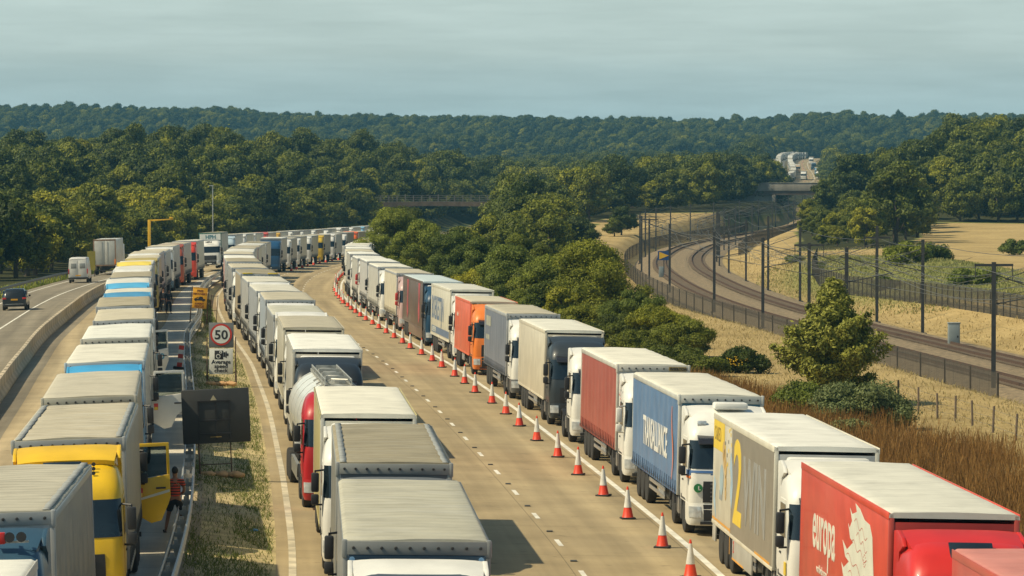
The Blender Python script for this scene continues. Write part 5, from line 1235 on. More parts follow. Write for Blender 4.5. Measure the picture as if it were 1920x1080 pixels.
Mq = [(144.2, 'near-black cab and clean white roof', dict(cab=(.02, .025, .03), side=(.42, .40, .34), roof=CLEAN_ROOF, kind='box', bumper=(.02, .02, .02))),
      (165, 'cream-roofed box trailer with thin tan edges', dict(side=(.45, .42, .33), roof=CREAM_ROOF, kind='box')), (184, 'grey trailer and deep white roof fairing', dict(fz=.3, side=(.30, .30, .28), roof=roofmat('roof_mid_grey', (.46, .45, .37)), L_=13.6)),
      (202.5, 'blue-grey front edge and white cab', dict(side=(.36, .40, .44), roof=CREAM_ROOF, front=(.25, .36, .5))), (221, 'white cab and grey-white trailer', dict(side=(.34, .36, .38), roof=WHITE_ROOF)),
      (239.5, 'white trailer roof', dict(side=(.40, .40, .38), roof=WHITE_ROOF)), (258, 'grey roof and amber beacons', dict(side=(.38, .32, .22), roof=GREY_ROOF)), (276.5, 'cream roof', dict(roof=CREAM_ROOF, side=GRY)),
      (295, 'grey trailer', dict(side=GRY, roof=GREY_ROOF)), (313, 'white roof, red and white cab', dict(cab=(.55, .04, .04), roof=CLEAN_ROOF, side=(.55, .3, .26))), (331, 'cream roof and red mirror arms', dict(roof=CREAM_ROOF, cab=(.5, .1, .08))), (349, 'white roof', dict(roof=WHITE_ROOF)),
      (367, 'cream roof', dict(roof=CREAM_ROOF)), (386, 'tan roof and brown-red cab', dict(roof=TAN_ROOF, cab=(.4, .03, .03), side=CRM)), (405, 'white roof', dict(roof=CLEAN_ROOF, side=OFFW)), (425, 'grey roof', dict(roof=GREY_ROOF)),
      (466, 'dark blue cab with a pale grey trailer', dict(cab=(.015, .07, .16), side=(.48, .45, .37), roof=CLEAN_ROOF)), (490, 'light brown-grey trailer', dict(side=(.36, .33, .27), roof=CREAM_ROOF)), (514, 'white cab with dark glass', dict(side=CRM, roof=CREAM_ROOF)),
      (540, 'white cab and cream side', dict(side=CRM, roof=WHITE_ROOF)), (565, 'yellow cab', dict(cab=(.62, .42, .04), side=(.5, .46, .38), roof=CREAM_ROOF)), (590, 'plain white cab and white low body', dict(side=W_, roof=WHITE_ROOF, kind='box')), (614, 'grey side', dict(side=GRY, roof=CREAM_ROOF)),
      (638, 'orange cab', dict(cab=(.70, .13, .03), side=(.4, .37, .3), roof=CREAM_ROOF)), (662, 'dark green-grey cab', dict(cab=(.03, .06, .06), side=CRM, roof=CREAM_ROOF)), (686, 'white cab', dict(side=CRM, roof=WHITE_ROOF)), (710, 'cream side', dict(side=CRM, roof=CREAM_ROOF)), (735, 'pale blue cab', dict(cab=(.25, .42, .55), roof=CREAM_ROOF)), (760, 'white cab', dict(roof=WHITE_ROOF)), (785, 'grey side', dict(side=GRY))]
for i, (d, t, k) in enumerate(Mq):
    q = lorry('M', d, 'lorry with %s, %s in the middle queue' % (t, ordw(i + 5)), lod=0 if d < 150 else 1 if d < 300 else 2, **k)
    if d == 258:
        b = MB().box(-1.15, -.5, -.06, .1, 3.98, 4.06, 0, .01).box(.5, 1.15, -.06, .1, 3.98, 4.06, 0, .01); ob('beacon', b.mesh('beacon', [TXT_Y]), q['trailer'])

# ---- left queue beside the median
YEL = (.74, .46, .012); BLUEC = (.045, .12, .20)
q = lorry('L', 47.4, 'lorry of which only the white roof corner shows at the bottom left edge', roof=CLEAN_ROOF, lod=1, nocab=True, frame=(.6, .6, .56), kind='box')
q = lorry('L', 70.0, 'lorry with a metallic blue cab carrying twin air horns and a red beacon', u=-16.5, L_=11.4, cab=(.03, .075, .12), fz=.03, side=(.20, .195, .18), roof=roofmat('roof_ribbed_buff', (.47, .44, .35), (.58, .56, .47), .4, .22), visor=False, frame=(.30, .31, .31))
c = q['cab']; b = MB()
for x in (.64, .84): b.lathe([(.09, .62), (.07, .68), (.03, .78), (.025, 1.0)], 12, 'y', (x, .2, 3.72), 0)
b.box(-.9, .95, 1.02, 1.06, 3.60, 3.64, 1); ob('air_horn', b.mesh('air_horn', [BLACK, STEEL]), c); ob('beacon', MB().box(.38, .56, .86, 1.02, 3.60, 3.80, 0, .02).mesh('beacon', [RED_LAMP]), c)
ob('roof_lamp', MB().box(.72, 1.05, .40, .56, 2.98, 3.30, 0, .05).mesh('roof_lamp', [LAMP]), c)
q = lorry('L', 89.5, 'lorry with a yellow cab, curved yellow roof fairing and weathered buff roof', visor=False, cab=YEL, fz=.16, side=(.25, .245, .22), roof=roofmat('roof_weathered_buff', (.47, .42, .31), (.62, .60, .52), .6, .16), frame=(.30, .31, .31))
c = q['cab']; ob('roof_hatch', MB().prism([(.60, 3.28), (.98, 3.56), (1.0, 3.61), (.58, 3.33)], -.5, .35, 'x', 0, .01).mesh('roof_hatch', [GLASS]), c)
b = MB()
for k in range(3): b.lathe([(.045, 0), (.045, .03)], 10, 'y', (.62, .60 + k * .13, 3.36 + k * .09))
ob('vent', b.mesh('vent', [BLACK]), c)
def open_door(q, cabcol, hinge=.42, ang=78, w=1.05, stripe=None, txt=None, style='high'):
    """the near-side door swung forward-out on its front hinge"""
    m = paint(cabcol); cb = q['cab']; piv = ob('open_door', None, cb, (1.245, hinge, 0), (0, 0, rad(-(90 - (90 - ang)))))
    b = MB()                                            # door skin in the yz plane, y running back from the hinge
    poly = [(0, 1.0), (.45, .72), (.72, .78), (.92, 1.22), (w, 1.4), (w, 2.0), (0, 1.86)]
    b.prism(poly, .0, .07, 'x', 0, .015)
    b.prism([(0, 1.86), (0, 2.1), (.14, 2.84), (w, 2.84), (w, 2.0), (w - .07, 2.0), (w - .07, 2.76), (.20, 2.76), (.09, 2.1), (.09, 1.86)], .0, .06, 'x', 0, .01)
    b.box(.07, .09, w - .38, w - .12, 1.62, 1.67, 1, .01)
    d_ = ob('door', b.mesh('door', [m, BLACK]), piv)
    ob('window', MB().prism([(.09, 1.9), (.09, 2.1), (.20, 2.76), (w - .07, 2.76), (w - .07, 2.0)], .025, .035, 'x').mesh('window', [mat('clear_window', (.25, .3, .3), .05, 0, .1)]), d_)
    g_ = MATS['clear_window'].node_tree.nodes['Principled BSDF']; g_.inputs['Transmission Weight'].default_value = .97; g_.inputs['IOR'].default_value = 1.02
    if stripe: ob('stripe', MB().prism([(.02, 1.30), (.02, 1.36), (w - .02, 1.60), (w - .02, 1.53)], .071, .076, 'x').mesh('stripe', [stripe]), d_)
    ob('sticker', MB().box(.072, .076, .10, .25, 1.42, 1.66).box(.076, .079, .11, .24, 1.43, 1.53, 1).mesh('sticker', [MATS['lettering_red'], TXT_Y]), d_)
    return piv, d_
def swing(q, col, a=78, hx=1.245, **k):
    """hinge empties would add a level: bake the swing into the door meshes instead"""
    piv, d_ = open_door(q, col, ang=a, **k); M = Matrix.Translation((hx, .42, 0)) @ Matrix.Rotation(rad(-a), 4, 'Z')
    cb = q['cab']
    for ch in [d_] + list(d_.children): ch.data.transform(M)
    for ch in list(d_.children): ch.parent = cb
    d_.parent = cb; bpy.data.objects.remove(piv); return d_
Dw = (.66, .65, .60)
q = lorry('L', 106.9, 'lorry with a yellow cab whose yellow door stands wide open over the pale strip', u=-16.62, cab=YEL, side=(.26, .24, .17), roof=roofmat('roof_plain_buff', (.52, .48, .38), (.58, .54, .44), .4, .06), doors='R', frame=(.36, .35, .30))
swing(q, YEL, 84, hx=1.14, w=.98, stripe=MATS['lettering_cream'])
q = lorry('L', 127.4, 'lorry with a bright blue roof fairing and bolted silver headboard', fz=.20, cab=(.10, .30, .50), fair=(.06, .34, .62), side=(.42, .40, .34), roof=WHITE_ROOF, frame=(.36, .42, .46))
q = lorry('L', 146.2, 'lorry with its plain white door with a side mirror standing wide open', cab=W_, side=(.46, .44, .38), roof=roofmat('roof_bright_tarp', (.66, .66, .60), (.6, .58, .5), .3, .05), doors='R', frame=(.42, .40, .34))
swing(q, Dw, 86, w=1.22)
q = lorry('L', 165.0, 'lorry with a cream roof just behind the one with the open white door', cab=W_, side=(.30, .30, .28), roof=CREAM_ROOF)
q = lorry('L', 184.6, 'lorry with a white door marked with two blue letters standing open', cab=W_, side=(.34, .34, .32), roof=GREY_ROOF, doors='R')
swing(q, Dw, 50, hx=1.16, w=1.05); text('RO', .36, mat('lettering_sky', (.08, .30, .45), .5), q['cab'], ((.766, .643, 0), (0, 0, 1), (.643, -.766, 0)), (1.42, .54, 1.5), sx=1.0, bold=.02)
Lq = [(203.5, 'blue-trimmed white roof', dict(side=(.12, .25, .4), roof=WHITE_ROOF, fz=.34, cab=(.08, .28, .48), front=(.08, .28, .48))), (222, 'bright blue front panel', dict(roof=CLEAN_ROOF, fz=.34, front=(.1, .4, .66), cab=(.1, .4, .66), fair=(.1, .4, .66), side=GRY)),
      (241, 'grey roof', dict(roof=GREY_ROOF, side=GRY)), (259, 'white cab and white roof', dict(roof=CLEAN_ROOF, side=(.3, .32, .33))), (277, 'bright yellow roof fairing', dict(fz=.42, fair=(.80, .62, .10), cab=(.4, .36, .2), roof=WHITE_ROOF, side=(.34, .32, .27))),
      (296, 'ochre-yellow side', dict(fz=.3, cab=(.45, .36, .12), side=(.42, .34, .16), roof=CREAM_ROOF)), (315, 'white cab', dict(roof=CREAM_ROOF, side=GRY)), (334, 'cream roof and dark blue cab', dict(cab=(.03, .07, .12), roof=CREAM_ROOF, side=GRY)), (354, 'white cab over blue lower panels', dict(side=GRY, roof=CREAM_ROOF, bumper=(.05, .12, .2))),
      (376, 'brown-red cab', dict(cab=(.36, .08, .04), side=(.34, .32, .28), roof=CREAM_ROOF)), (401, 'bright red cab and cream trailer', dict(cab=(.62, .055, .03), side=(.50, .47, .38), roof=WHITE_ROOF))]
for i, (d, t, k) in enumerate(Lq):
    lorry('L', d, 'lorry with %s, %s past the open door with blue letters' % (t, ordw(i + 1)), lod=1 if d < 280 else 2, **k)
q = lorry('L', 452, 'lorry with a green-framed white headboard and white cab reading HPH', lod=1, side=(.44, .42, .35), frame=(.03, .12, .09), front=(.55, .57, .52), roof=GREY_ROOF, lift=.45, fair=W_, visor=False)
q['cab'].scale = (1, 1, .86)
for ch in q['cab'].children:
    if ch.name.startswith('roof_fairing'): ch.scale = (1, 1, .9)
text('HPH', .62, mat('lettering_teal', (.03, .17, .22), .5), q['trailer'], FRONT, (-.55, -.04, 3.28), sx=1.0, bold=.015); text('HPH', .30, TXT_K, q['cab'], FRONT, (-.38, .30, 3.28), sx=1.2, bold=.02)
ob('headboard', MB().box(-1.2, 1.2, -.03, -.016, 3.12, 3.85).mesh('headboard', [WHITE]), q['trailer'])
Lf = [(478, 'blue-edged white cab', dict(cab=(.4, .5, .56))), (500, 'white cab', {}), (522, 'white cab', {}), (544, 'red logo on its side', dict(side=(.5, .4, .34), cab=(.55, .1, .08))), (566, 'yellow-orange cab', dict(cab=(.6, .36, .05))), (588, 'grey side', dict(side=GRY)), (610, 'white cab', {}), (632, 'white cab', {}), (655, 'white cab', {}), (678, 'grey side', dict(side=GRY)), (700, 'white cab', {}), (722, 'pale blue cab', dict(cab=(.2, .42, .6))), (745, 'grey roof', dict(roof=GREY_ROOF)), (768, 'white cab', {}), (790, 'white cab', {})]
for i, (d, t, k) in enumerate(Lf):
    kk = dict(side=CRM if i % 2 else OFFW, roof=WHITE_ROOF if i % 2 else CREAM_ROOF); kk.update(k)
    lorry('L', d, 'lorry with %s, %s in the row behind the HPH lorry' % (t, ordw(i + 1)), lod=2, **kk)
# worn grey edging bands along the tarpaulin roofs of the nearest lorries
for o in [x for x in bpy.data.objects if x.name.startswith('trailer') and x.parent and x.parent.get('label', '').startswith(('lorry with a dark cab, silver', 'lorry with a yellow cab, curved', 'lorry with a metallic'))]:
    L_ = 11.4 if 'metallic' in o.parent['label'] else 13.6
    for sd in (-1, 1):
        b = MB(); b.grid([[(sd * 1.20, y, 4.012 + .004 * math.sin(y * 3)) for y in np.linspace(.02, L_ - .02, 40)], [(sd * (1.06 + .012 * math.sin(y * 4)), y, 4.018) for y in np.linspace(.02, L_ - .02, 40)]]); m_ = ob('edge_trim', b.mesh('edge_trim', [mat('trim_grey', (.27, .28, .27), .7, 0, .25, 3)]), o)
        md = m_.modifiers.new('t', 'SOLIDIFY'); md.thickness = .012
# far stretch of the motorway seen over the railway bridge
n = 0
for i, d in enumerate(np.arange(1720, 2420, 21)):
    for row in 'ML':
        n += 1; lorry(row, float(d) + (8 if row == 'L' else 0), 'tiny pale lorry, %s of the queue bending along the distant motorway' % ordw(n), lod=3, side=rng.choice([OFFW, GRY, (.25, .3, .33)]), roof=rng.choice([WHITE_ROOF, CLEAN_ROOF, CREAM_ROOF]), grp='tiny lorries on the distant stretch')
for d, u, t, k in ((1790, 2, 'white front nearest the bridge', {}), (1835, 1.8, 'blue side and cab', dict(side=(.1, .25, .4), cab=(.2, .35, .5))), (1990, 2, 'dark blue cab and white roof', dict(cab=(.03, .07, .12), fair=W_)), (2160, 2, 'white front, farthest up', {})):
    lorry('R', d, 'distant parked lorry right of the far motorway with %s' % t, lod=3, u=u, grp='tiny lorries on the distant stretch', **k)
for d, u, t, k in ((1770, -4.5, 'white distant lorry driving on the open lane nearest the railway bridge', {}), (1890, -7.0, 'white distant lorry with an ochre front driving on the open lane', dict(cab=(.5, .38, .25)))):
    lorry('R', d, t, lod=3, u=u, L_=13.6, grp='tiny lorries on the distant stretch', **k)

# ------------------------------------------------------------------ traffic cones
def cone_meshes():
    base = MB().box(-.22, .22, -.22, .22, 0, .06, 0, .02).mesh('base', [RUBBER])
    body = MB().lathe([(.19, .05), (.17, .08), (.088, .50), (.075, .58), (.04, .92), (.022, 1.0), (.008, 1.005)], 16, 'z').mesh('body', [mat('cone_red', (.72, .055, .02), .45, 0, .12, 2)], True, 50)
    sl = MB().lathe([(.1215, .36), (.0445, .90)], 16, 'z')
    sl.f = sl.f[:-2]; sl.m = sl.m[:-2]
    sv = sl.mesh('sleeve', [mat('cone_sleeve', (.66, .65, .60), .4, 0, .15, 5)], True, 60)
    return base, body, sv
CM = cone_meshes()
def cone(u, d, label, grp, lean=0.0):
    root = ob('traffic_cone', None, None, G(u, d), (lean, lean * .6, rng.uniform(0, 6.28))); tag(root, label, 'traffic cone', grp)
    for nm, m in zip(('base', 'body', 'sleeve'), CM): ob(nm, m, root)
cd = [102.2, 110.6, 120, 128.8, 137.6, 146.7, 155.6, 165, 173, 181.6, 190.5, 199, 206.5, 216, 224, 232, 240, 248, 256]
while cd[-1] < 410: cd.append(cd[-1] + 8.2)
while cd[-1] < 530: cd.append(cd[-1] + 9.0)
for i, d in enumerate(cd):
    cone(-.85 + .25 * sstep(150, 400, d) + rng.uniform(-.07, .07), d + rng.uniform(-.3, .3), 'red and white cone, %s of the line beside the right-hand lorries' % ordw(i + 1), 'cones closing the hard shoulder', rng.uniform(-.02, .02))
for i, d in enumerate(range(474, 640, 14)):
    cone(-7.45, d, 'small red and white cone, %s along the far middle queue' % ordw(i + 1), 'cones beside the far middle queue')
for i, d in enumerate(range(1740, 2300, 40)):
    cone(-3.0, d, 'tiny cone, %s along the distant stretch of motorway' % ordw(i + 1), 'cones on the distant stretch')
# striped marker post by the crash barrier
b = MB()
for k in range(5): b.box(-.13, .13, -.03, .03, .15 + k * .22, .37 + k * .22, k % 2)
root = tag(ob('marker_post', None, None, G(-15.25, 203), (0, .12, 0)), 'leaning red and white striped marker post by the kink in the crash barrier', 'marker post')
ob('panel', b.mesh('panel', [mat('marker_red', (.55, .04, .02), .5), MATS['cone_sleeve']]), root); ob('base', MB().box(-.3, .3, -.2, .2, 0, .15, 0, .03).mesh('base', [RUBBER]), root)

# ------------------------------------------------------------------ signs in the median
def sgn_frame(h, w, root, m, extra=0):
    b = MB()
    for x in (-w / 2, w / 2): b.tube([(x, .04, -.1), (x, .04, h)], .028).tube([(x, .5, .02), (x, .04, h * .6)], .022)
    b.box(-w / 2, w / 2, .03, .06, .1, .14).box(-w / 2, w / 2, .03, .06, .55, .59)
    ob('frame', b.mesh('frame', [m]), root)
RFR = mat('sign_frame_rust', (.10, .06, .04), .8, 0, .3, 5); SGREY = mat('sign_grey', (.145, .155, .16), .55, 0, .08); SWH = mat('sign_white', (.62, .64, .60), .5, 0, .08, 3); SK = mat('sign_black', (.02, .02, .022), .5)
p = G(-13.2, 192); root = tag(ob('speed_sign', None, None, p, (rad(-3), 0, rad(-3))), 'grey sign with a red-ringed 50 over a white camera plate', 'road sign')
root.scale = (1, 1, 1)
ob('plate', MB().box(-.61, .61, -.02, .0, 1.78, 3.0, 0, .008).mesh('plate', [SGREY]), root)
ob('red_ring', MB().lathe([(.53, -.045), (.53, -.022)], 40, 'y', (0, 0, 2.42), 0).mesh('red_ring', [mat('sign_red', (.50, .035, .02), .5)]), root)
ob('disc', MB().lathe([(.435, -.055), (.435, -.046)], 40, 'y', (0, 0, 2.42), 0).mesh('disc', [SWH]), root)
text('50', .62, SK, root, FRONT, (0, -.06, 2.20), sx=1.08, align='CENTER', bold=.012)
pl = ob('plate', MB().box(-.58, .58, -.02, .0, .48, 1.74, 0, .008).mesh('plate', [SWH]), root)
for k, t in enumerate(('Average', 'speed', 'check')): text(t, .27, SK, pl, FRONT, (0, -.025, 1.0 - k * .21), sx=1.05, align='CENTER', bold=.006)
b = MB().box(-.32, .10, -.03, -.021, 1.22, 1.64, 0, .003).box(.12, .20, -.03, -.021, 1.33, 1.56, 0).box(.22, .27, -.03, -.021, 1.29, 1.60, 0).box(.28, .36, -.03, -.021, 1.38, 1.50, 0).lathe([(.11, -.036), (.11, -.03)], 16, 'y', (-.14, 0, 1.36), 1).lathe([(.07, -.042), (.07, -.036)], 16, 'y', (-.14, 0, 1.36), 0).lathe([(.07, -.036), (.07, -.03)], 16, 'y', (-.02, 0, 1.56), 1).lathe([(.03, -.042), (.03, -.036)], 12, 'y', (-.02, 0, 1.56), 0)
ob('camera_symbol', b.mesh('camera_symbol', [SK, SWH], True), pl)
sgn_frame(2.3, 1.4, root, RFR)
def sandbags(parent_xyz, n, lab, seed):
    g = random.Random(seed); m = mat('sandbag_%d' % seed, (.50, .30, .14), .85, 0, .35, 5, bump=.4, bscale=12)
    for i in range(n):
        x = parent_xyz[0] + (i - (n - 1) / 2) * .48; bm = bmesh.new(); bmesh.ops.create_icosphere(bm, subdivisions=3, radius=1)
        for v in bm.verts: v.co = Vector((math.copysign(abs(v.co.x) ** .7, v.co.x) * .30, v.co.y * .22, v.co.z * .12 + .02 * math.sin(v.co.x * 7 + i)))
        me = bpy.data.meshes.new('sandbag'); bm.to_mesh(me); bm.free(); me.materials.append(m); me.shade_smooth()
        tag(ob('sandbag', me, None, (x, parent_xyz[1] + g.uniform(-.1, .1), parent_xyz[2] + .10), (0, g.uniform(-.15, .15), g.uniform(-.5, .5))), '%s, %s from the left' % (lab, ORD[i]), 'sandbag', lab + 's')
q_ = G(-13.2, 190.5); sandbags(q_, 3, 'sandy orange sandbag at the foot of the speed sign', 1)
p = G(-12.0 - 1.3, 268); root = tag(ob('recovery_sign', None, None, p, (rad(-2), rad(4), rad(-2))), 'tilted yellow sign with a black recovery lorry symbol reading FREE RECOVERY AWAIT RESCUE', 'road sign')
SY = mat('sign_yellow', (.72, .36, .015), .5, 0, .08)
ob('plate', MB().box(-.50, .50, -.02, 0, 1.0, 2.42, 0, .008).box(-.46, .46, -.024, -.02, 1.045, 1.06, 1).box(-.46, .46, -.024, -.02, 2.365, 2.38, 1).mesh('plate', [SY, SK]), root)
for t, z, s in (('FREE', 2.13, .21), ('RECOVERY', 1.93, .19), ('AWAIT', 1.27, .19), ('RESCUE', 1.09, .19)): text(t, s, mat('sign_dark_red', (.18, .03, .02), .5), root, FRONT, (0, -.026, z), align='CENTER', bold=.004)
b = MB().prism([(-.38, 1.55), (-.38, 1.66), (-.1, 1.66), (-.02, 1.82), (.18, 1.82), (.24, 1.68), (.38, 1.66), (.38, 1.55)], -.03, -.021, 'y').prism([(-.36, 1.66), (-.1, 1.80), (-.08, 1.77), (-.3, 1.64)], -.03, -.021, 'y')
for x in (-.26, .24): b.lathe([(.06, -.032), (.06, -.021)], 12, 'y', (x, 0, 1.55))
ob('lorry_symbol', b.mesh('lorry_symbol', [SK]), root); sgn_frame(2.5, 1.15, root, RFR); b = MB()
for x in (.75, 1.2): b.tube([(x, .3, -.1), (x, .3, 2.0)], .025)
b.box(.75, 1.2, .28, .32, .9, .94).box(.75, 1.2, .28, .32, 1.9, 1.94); ob('spare_frame', b.mesh('spare_frame', [RFR]), root)
q_ = G(-12.2, 262); sandbags(q_, 2, 'orange sandbag below the yellow sign', 2)
# back of the big board
p = G(-13.0, 132); p.x = (409 - 960) / F * 131; root = tag(ob('message_board', None, None, p, (rad(2), rad(-2.5), rad(4))), 'big dark grey board with a small pale triangle on thin legs', 'sign board')
DG = mat('board_dark_grey', (.042, .043, .042), .55, 0, .15, 1.5)
ob('board', MB().box(-1.13, 1.13, -.04, .04, 1.18, 3.0, 0, .03).mesh('board', [DG]), root)
b = MB()
for x in (-.58, .0, .46): b.box(x - .025, x + .025, -.075, -.041, 1.3, 2.62)
for z in (2.6, 1.95, 1.5): b.box(-.6, .5, -.08, -.043, z - .025, z + .025)
ob('stiffener', b.mesh('stiffener', [BLACK]), root); ob('triangle', MB().prism([(-.17, 2.62), (.05, 2.62), (-.06, 2.80)], -.05, -.042, 'y').mesh('triangle', [mat('triangle_cream', (.5, .44, .28), .6)]), root)
ob('label_plate', MB().box(-.22, .16, -.09, -.082, 1.38, 1.41).mesh('label_plate', [MATS['plate_ochre']]), root)
b = MB()
for x in (-.62, .44): b.tube([(x, .05, -.15), (x, .05, 1.3)], .025).tube([(x, .7, -.05), (x, .05, 1.2)], .02)
b.box(-.62, .44, .03, .06, .45, .48); ob('leg', b.mesh('leg', [RFR]), root)
sandbags(Vector((p.x + .1, p.y + .2, p.z)), 3, 'dark sandbag under the big grey board', 3)
for k, (u, d) in enumerate(((-12.3, 113), (-12.9, 183), (-13.1, 221), (-14.6, 226))):
    pt = G(u, d); b = MB().prism([(-.12, 0), (-.05, .07), (.08, .05), (.13, 0)], -.06, .07, 'y', 0, .01); tag(ob('litter', b.mesh('litter', [mat('litter_blue', (.10, .28, .5), .5)]), None, (pt.x, pt.y, pt.z + .01)), 'scrap of blue litter lying %s' % ['in the grass low in the median', 'in the grass just below the speed sign', 'between the two signs', 'on the pale strip beside the barrier'][k], 'litter')

# ------------------------------------------------------------------ yellow camera mast, thin pole, roadside board
X = (280 - 960) / F * 450; gz = terrain(X, 450)
root = tag(ob('camera_mast', None, None, (X, 450, gz)), 'yellow cantilever mast with cameras rising behind the left queue', 'camera mast'); YM = mat('mast_yellow', (.70, .40, .02), .45, 0, .08)
ob('pole', MB().box(-.17, .17, -.17, .17, -.3, CZ - (412 - YH) / F * 450 - gz, 0, .02).mesh('pole', [YM]), root)
zt = CZ - (412 - YH) / F * 450 - gz; ob('arm', MB().prism([(-.17, zt - .2), (-.17, zt), (2.75, zt + .12), (2.75, zt)], -.08, .08, 'y', 0, .01).mesh('arm', [YM]), root)
ob('camera', MB().box(2.3, 2.7, -.2, .25, zt + .12, zt + .32, 0, .02).mesh('camera', [YM]), root)
X = (399 - 960) / F * 520; gz = terrain(X, 520)
tag(ob('lamp_column', MB().tube([(0, 0, -1), (0, 0, 10.6)], [.10, .06], 8).box(-.5, .1, -.08, .08, 10.55, 10.65).mesh('lamp_column', [STEEL]), None, (X, 520, gz)), 'thin grey column standing against the wood behind the lorry reading HPH', 'column')
X = (171 - 960) / F * 432; gz = terrain(X, 432); root = tag(ob('verge_board', None, None, (X, 432, gz)), 'olive yellow board on posts at the verge left of the white box lorry', 'sign board')
ob('board', MB().box(-.45, .45, -.03, .03, .9, 3.0).mesh('board', [mat('board_olive', (.26, .22, .03), .6)]), root); ob('post', MB().box(-.4, -.32, .03, .1, -.2, 3).box(.32, .4, .03, .1, -.2, 3).mesh('post', [RFR]), root)
root = tag(ob('verge_guard_rail', None), 'low grey guard rail along the left verge under the trees', 'guard rail')
rows_ = []
for d in np.arange(230, 470, 4.0): rows_.append([G(UC(d) - 9.3, d, z) for z in (.45, .55, .72)])
o = ob('guard_rail', MB().grid(rows_).mesh('guard_rail', [mat('dull_rail', (.16, .16, .15), .6)]), root); md = o.modifiers.new('t', 'SOLIDIFY'); md.thickness = .03
pm2 = MB().box(-.05, .05, -.05, .05, -.3, .7).mesh('post', [MATS['dull_rail']])
for d in np.arange(232, 468, 4.0): ob('post', pm2, root, G(UC(d) - 9.38, d))

# ------------------------------------------------------------------ car, van and box lorry driving away
def on_c(u, d, off=0):
    p = G(u, d); m = sl_(lambda q: S(q) + UC(q), d); return p, (0, ROLL['C'], -math.atan(m))
def body_loft(secs, mi_fn=None, n=10):
    """secs along y: (y, half width bottom, z bottom, z belt, half width belt, half width roof, z roof)"""
    b = MB(); rows = []
    for (y, hb, zb, zm, hm, hr, zr) in secs:
        half = [(0, zb), (hb * .9, zb), (hb, zb + .12), (hm, (zb + zm) / 2), (hm * .985, zm), ((hm + hr) / 2 * 1.0, (zm + zr) / 2), (hr, zr - .06), (hr * .9, zr), (0, zr + .02)]
        rows.append([(x, y, z) for x, z in half] + [(-x, y, z) for x, z in half[-2:0:-1]] + [(0, y, zb)])
    b.grid(rows); n = len(rows[0]) - 1; b.add(rows[0][:-1], [tuple(range(n))]); b.add(rows[-1][:-1], [tuple(range(n))]); return b
SMALLT = lambda: MB().lathe([(.2, -.11), (.31, -.115), (.345, -.08), (.35, 0), (.345, .08), (.31, .115), (.2, .11)], 18).mesh('tyre', [RUBBER])
SMALLR = lambda: MB().lathe([(.2, .07), (.19, .1), (.05, .085), (.02, .1)], 12).mesh('rim', [ALU])
def small_wheel(root, x, y, r=.35):
    o = ob('wheel', cached('st', SMALLT), root, (x, y, r), (0, 0, 0 if x > 0 else math.pi)); ob('rim', cached('sr', SMALLR), o); return o
p, r_ = on_c(UC(306) - 6.0, 306); p.x = (34 - 960) / F * 306
car = tag(ob('car', None, None, p, r_), 'black estate-style SUV driving away at the far left edge', 'car'); CP = paint((.018, .022, .026), 'car_black', .2)
sec = [(0, .86, .38, .85, .90, .70, 1.0), (.12, .90, .32, .98, .93, .74, 1.30), (.45, .92, .30, 1.02, .945, .72, 1.62), (1.2, .93, .30, 1.0, .95, .72, 1.68), (2.4, .93, .28, .98, .95, .71, 1.66), (3.0, .93, .28, .97, .945, .70, 1.40), (3.45, .92, .30, .95, .94, .80, 1.05), (4.2, .90, .32, .85, .92, .75, .92), (4.55, .80, .36, .65, .82, .6, .74)]
ob('body', body_loft(sec).mesh('body', [CP], True, 50), car)
ob('rear_window', MB().prism([(.10, 1.08), (.40, 1.54), (.38, 1.56), (.06, 1.10)], -.62, .62, 'x', 0, .01).mesh('rear_window', [GLASS]), car)
for s in (-1, 1):
    ob('side_window', MB().prism([(.6, 1.06), (.75, 1.52), (2.4, 1.52), (2.95, 1.06)], *sorted((s * .80, s * .925)), 'x', 0, .01).mesh('side_window', [GLASS]), car)
    ob('tail_light', MB().box(*sorted((s * .62, s * .92)), -.02, .10, .88, 1.02, 0, .02).mesh('tail_light', [RED_LAMP]), car)
    ob('mirror', MB().box(*sorted((s * .95, s * 1.12)), 2.9, 3.0, 1.0, 1.15, 0, .03).mesh('mirror', [CP]), car)
    for y in (.85, 3.65): small_wheel(car, s * .84, y)
ob('number_plate', MB().box(-.26, .26, -.035, -.01, .80, .92).mesh('number_plate', [MATS['sign_yellow']]), car); ob('bumper', MB().box(-.88, .88, -.09, .1, .36, .52, 0, .04).box(-.7, .7, -.1, -.085, .50, .53, 1).mesh('bumper', [BLACK, ALU]), car)
p, r_ = on_c(UC(398) - 6.2, 398); p.x = (149 - 960) / F * 398
van = tag(ob('van', None, None, p, r_), 'white high-roofed van driving away behind the white box lorry', 'van'); VP = paint((.62, .61, .57), 'van_white', .35)
sec = [(0, .95, .42, 1.3, .98, .84, 2.45), (.08, .98, .38, 1.3, 1.0, .86, 2.55), (2.0, .99, .36, 1.3, 1.0, .86, 2.6), (4.0, .99, .36, 1.3, 1.0, .86, 2.55), (4.7, .98, .36, 1.25, .98, .8, 1.9), (5.1, .96, .38, 1.15, .96, .8, 1.3), (5.7, .9, .42, .9, .9, .7, 1.0)]
ob('body', body_loft(sec).mesh('body', [VP], True, 50), van)
for s in (-1, 1):
    ob('rear_door', MB().box(*sorted((s * .015, s * .84)), -.03, .0, .62, 2.3, 0, .012).mesh('rear_door', [VP]), van); ob('rear_window', MB().box(*sorted((s * .16, s * .72)), -.04, -.03, 1.5, 2.0, 0, .005).mesh('rear_window', [mat('van_window', (.26, .27, .26), .2)]), van)
    ob('tail_light', MB().box(*sorted((s * .90, s * .99)), -.04, .06, .95, 1.45, 0, .01).mesh('tail_light', [RED_LAMP]), van)
    for y in (1.0, 4.7): small_wheel(van, s * .88, y)
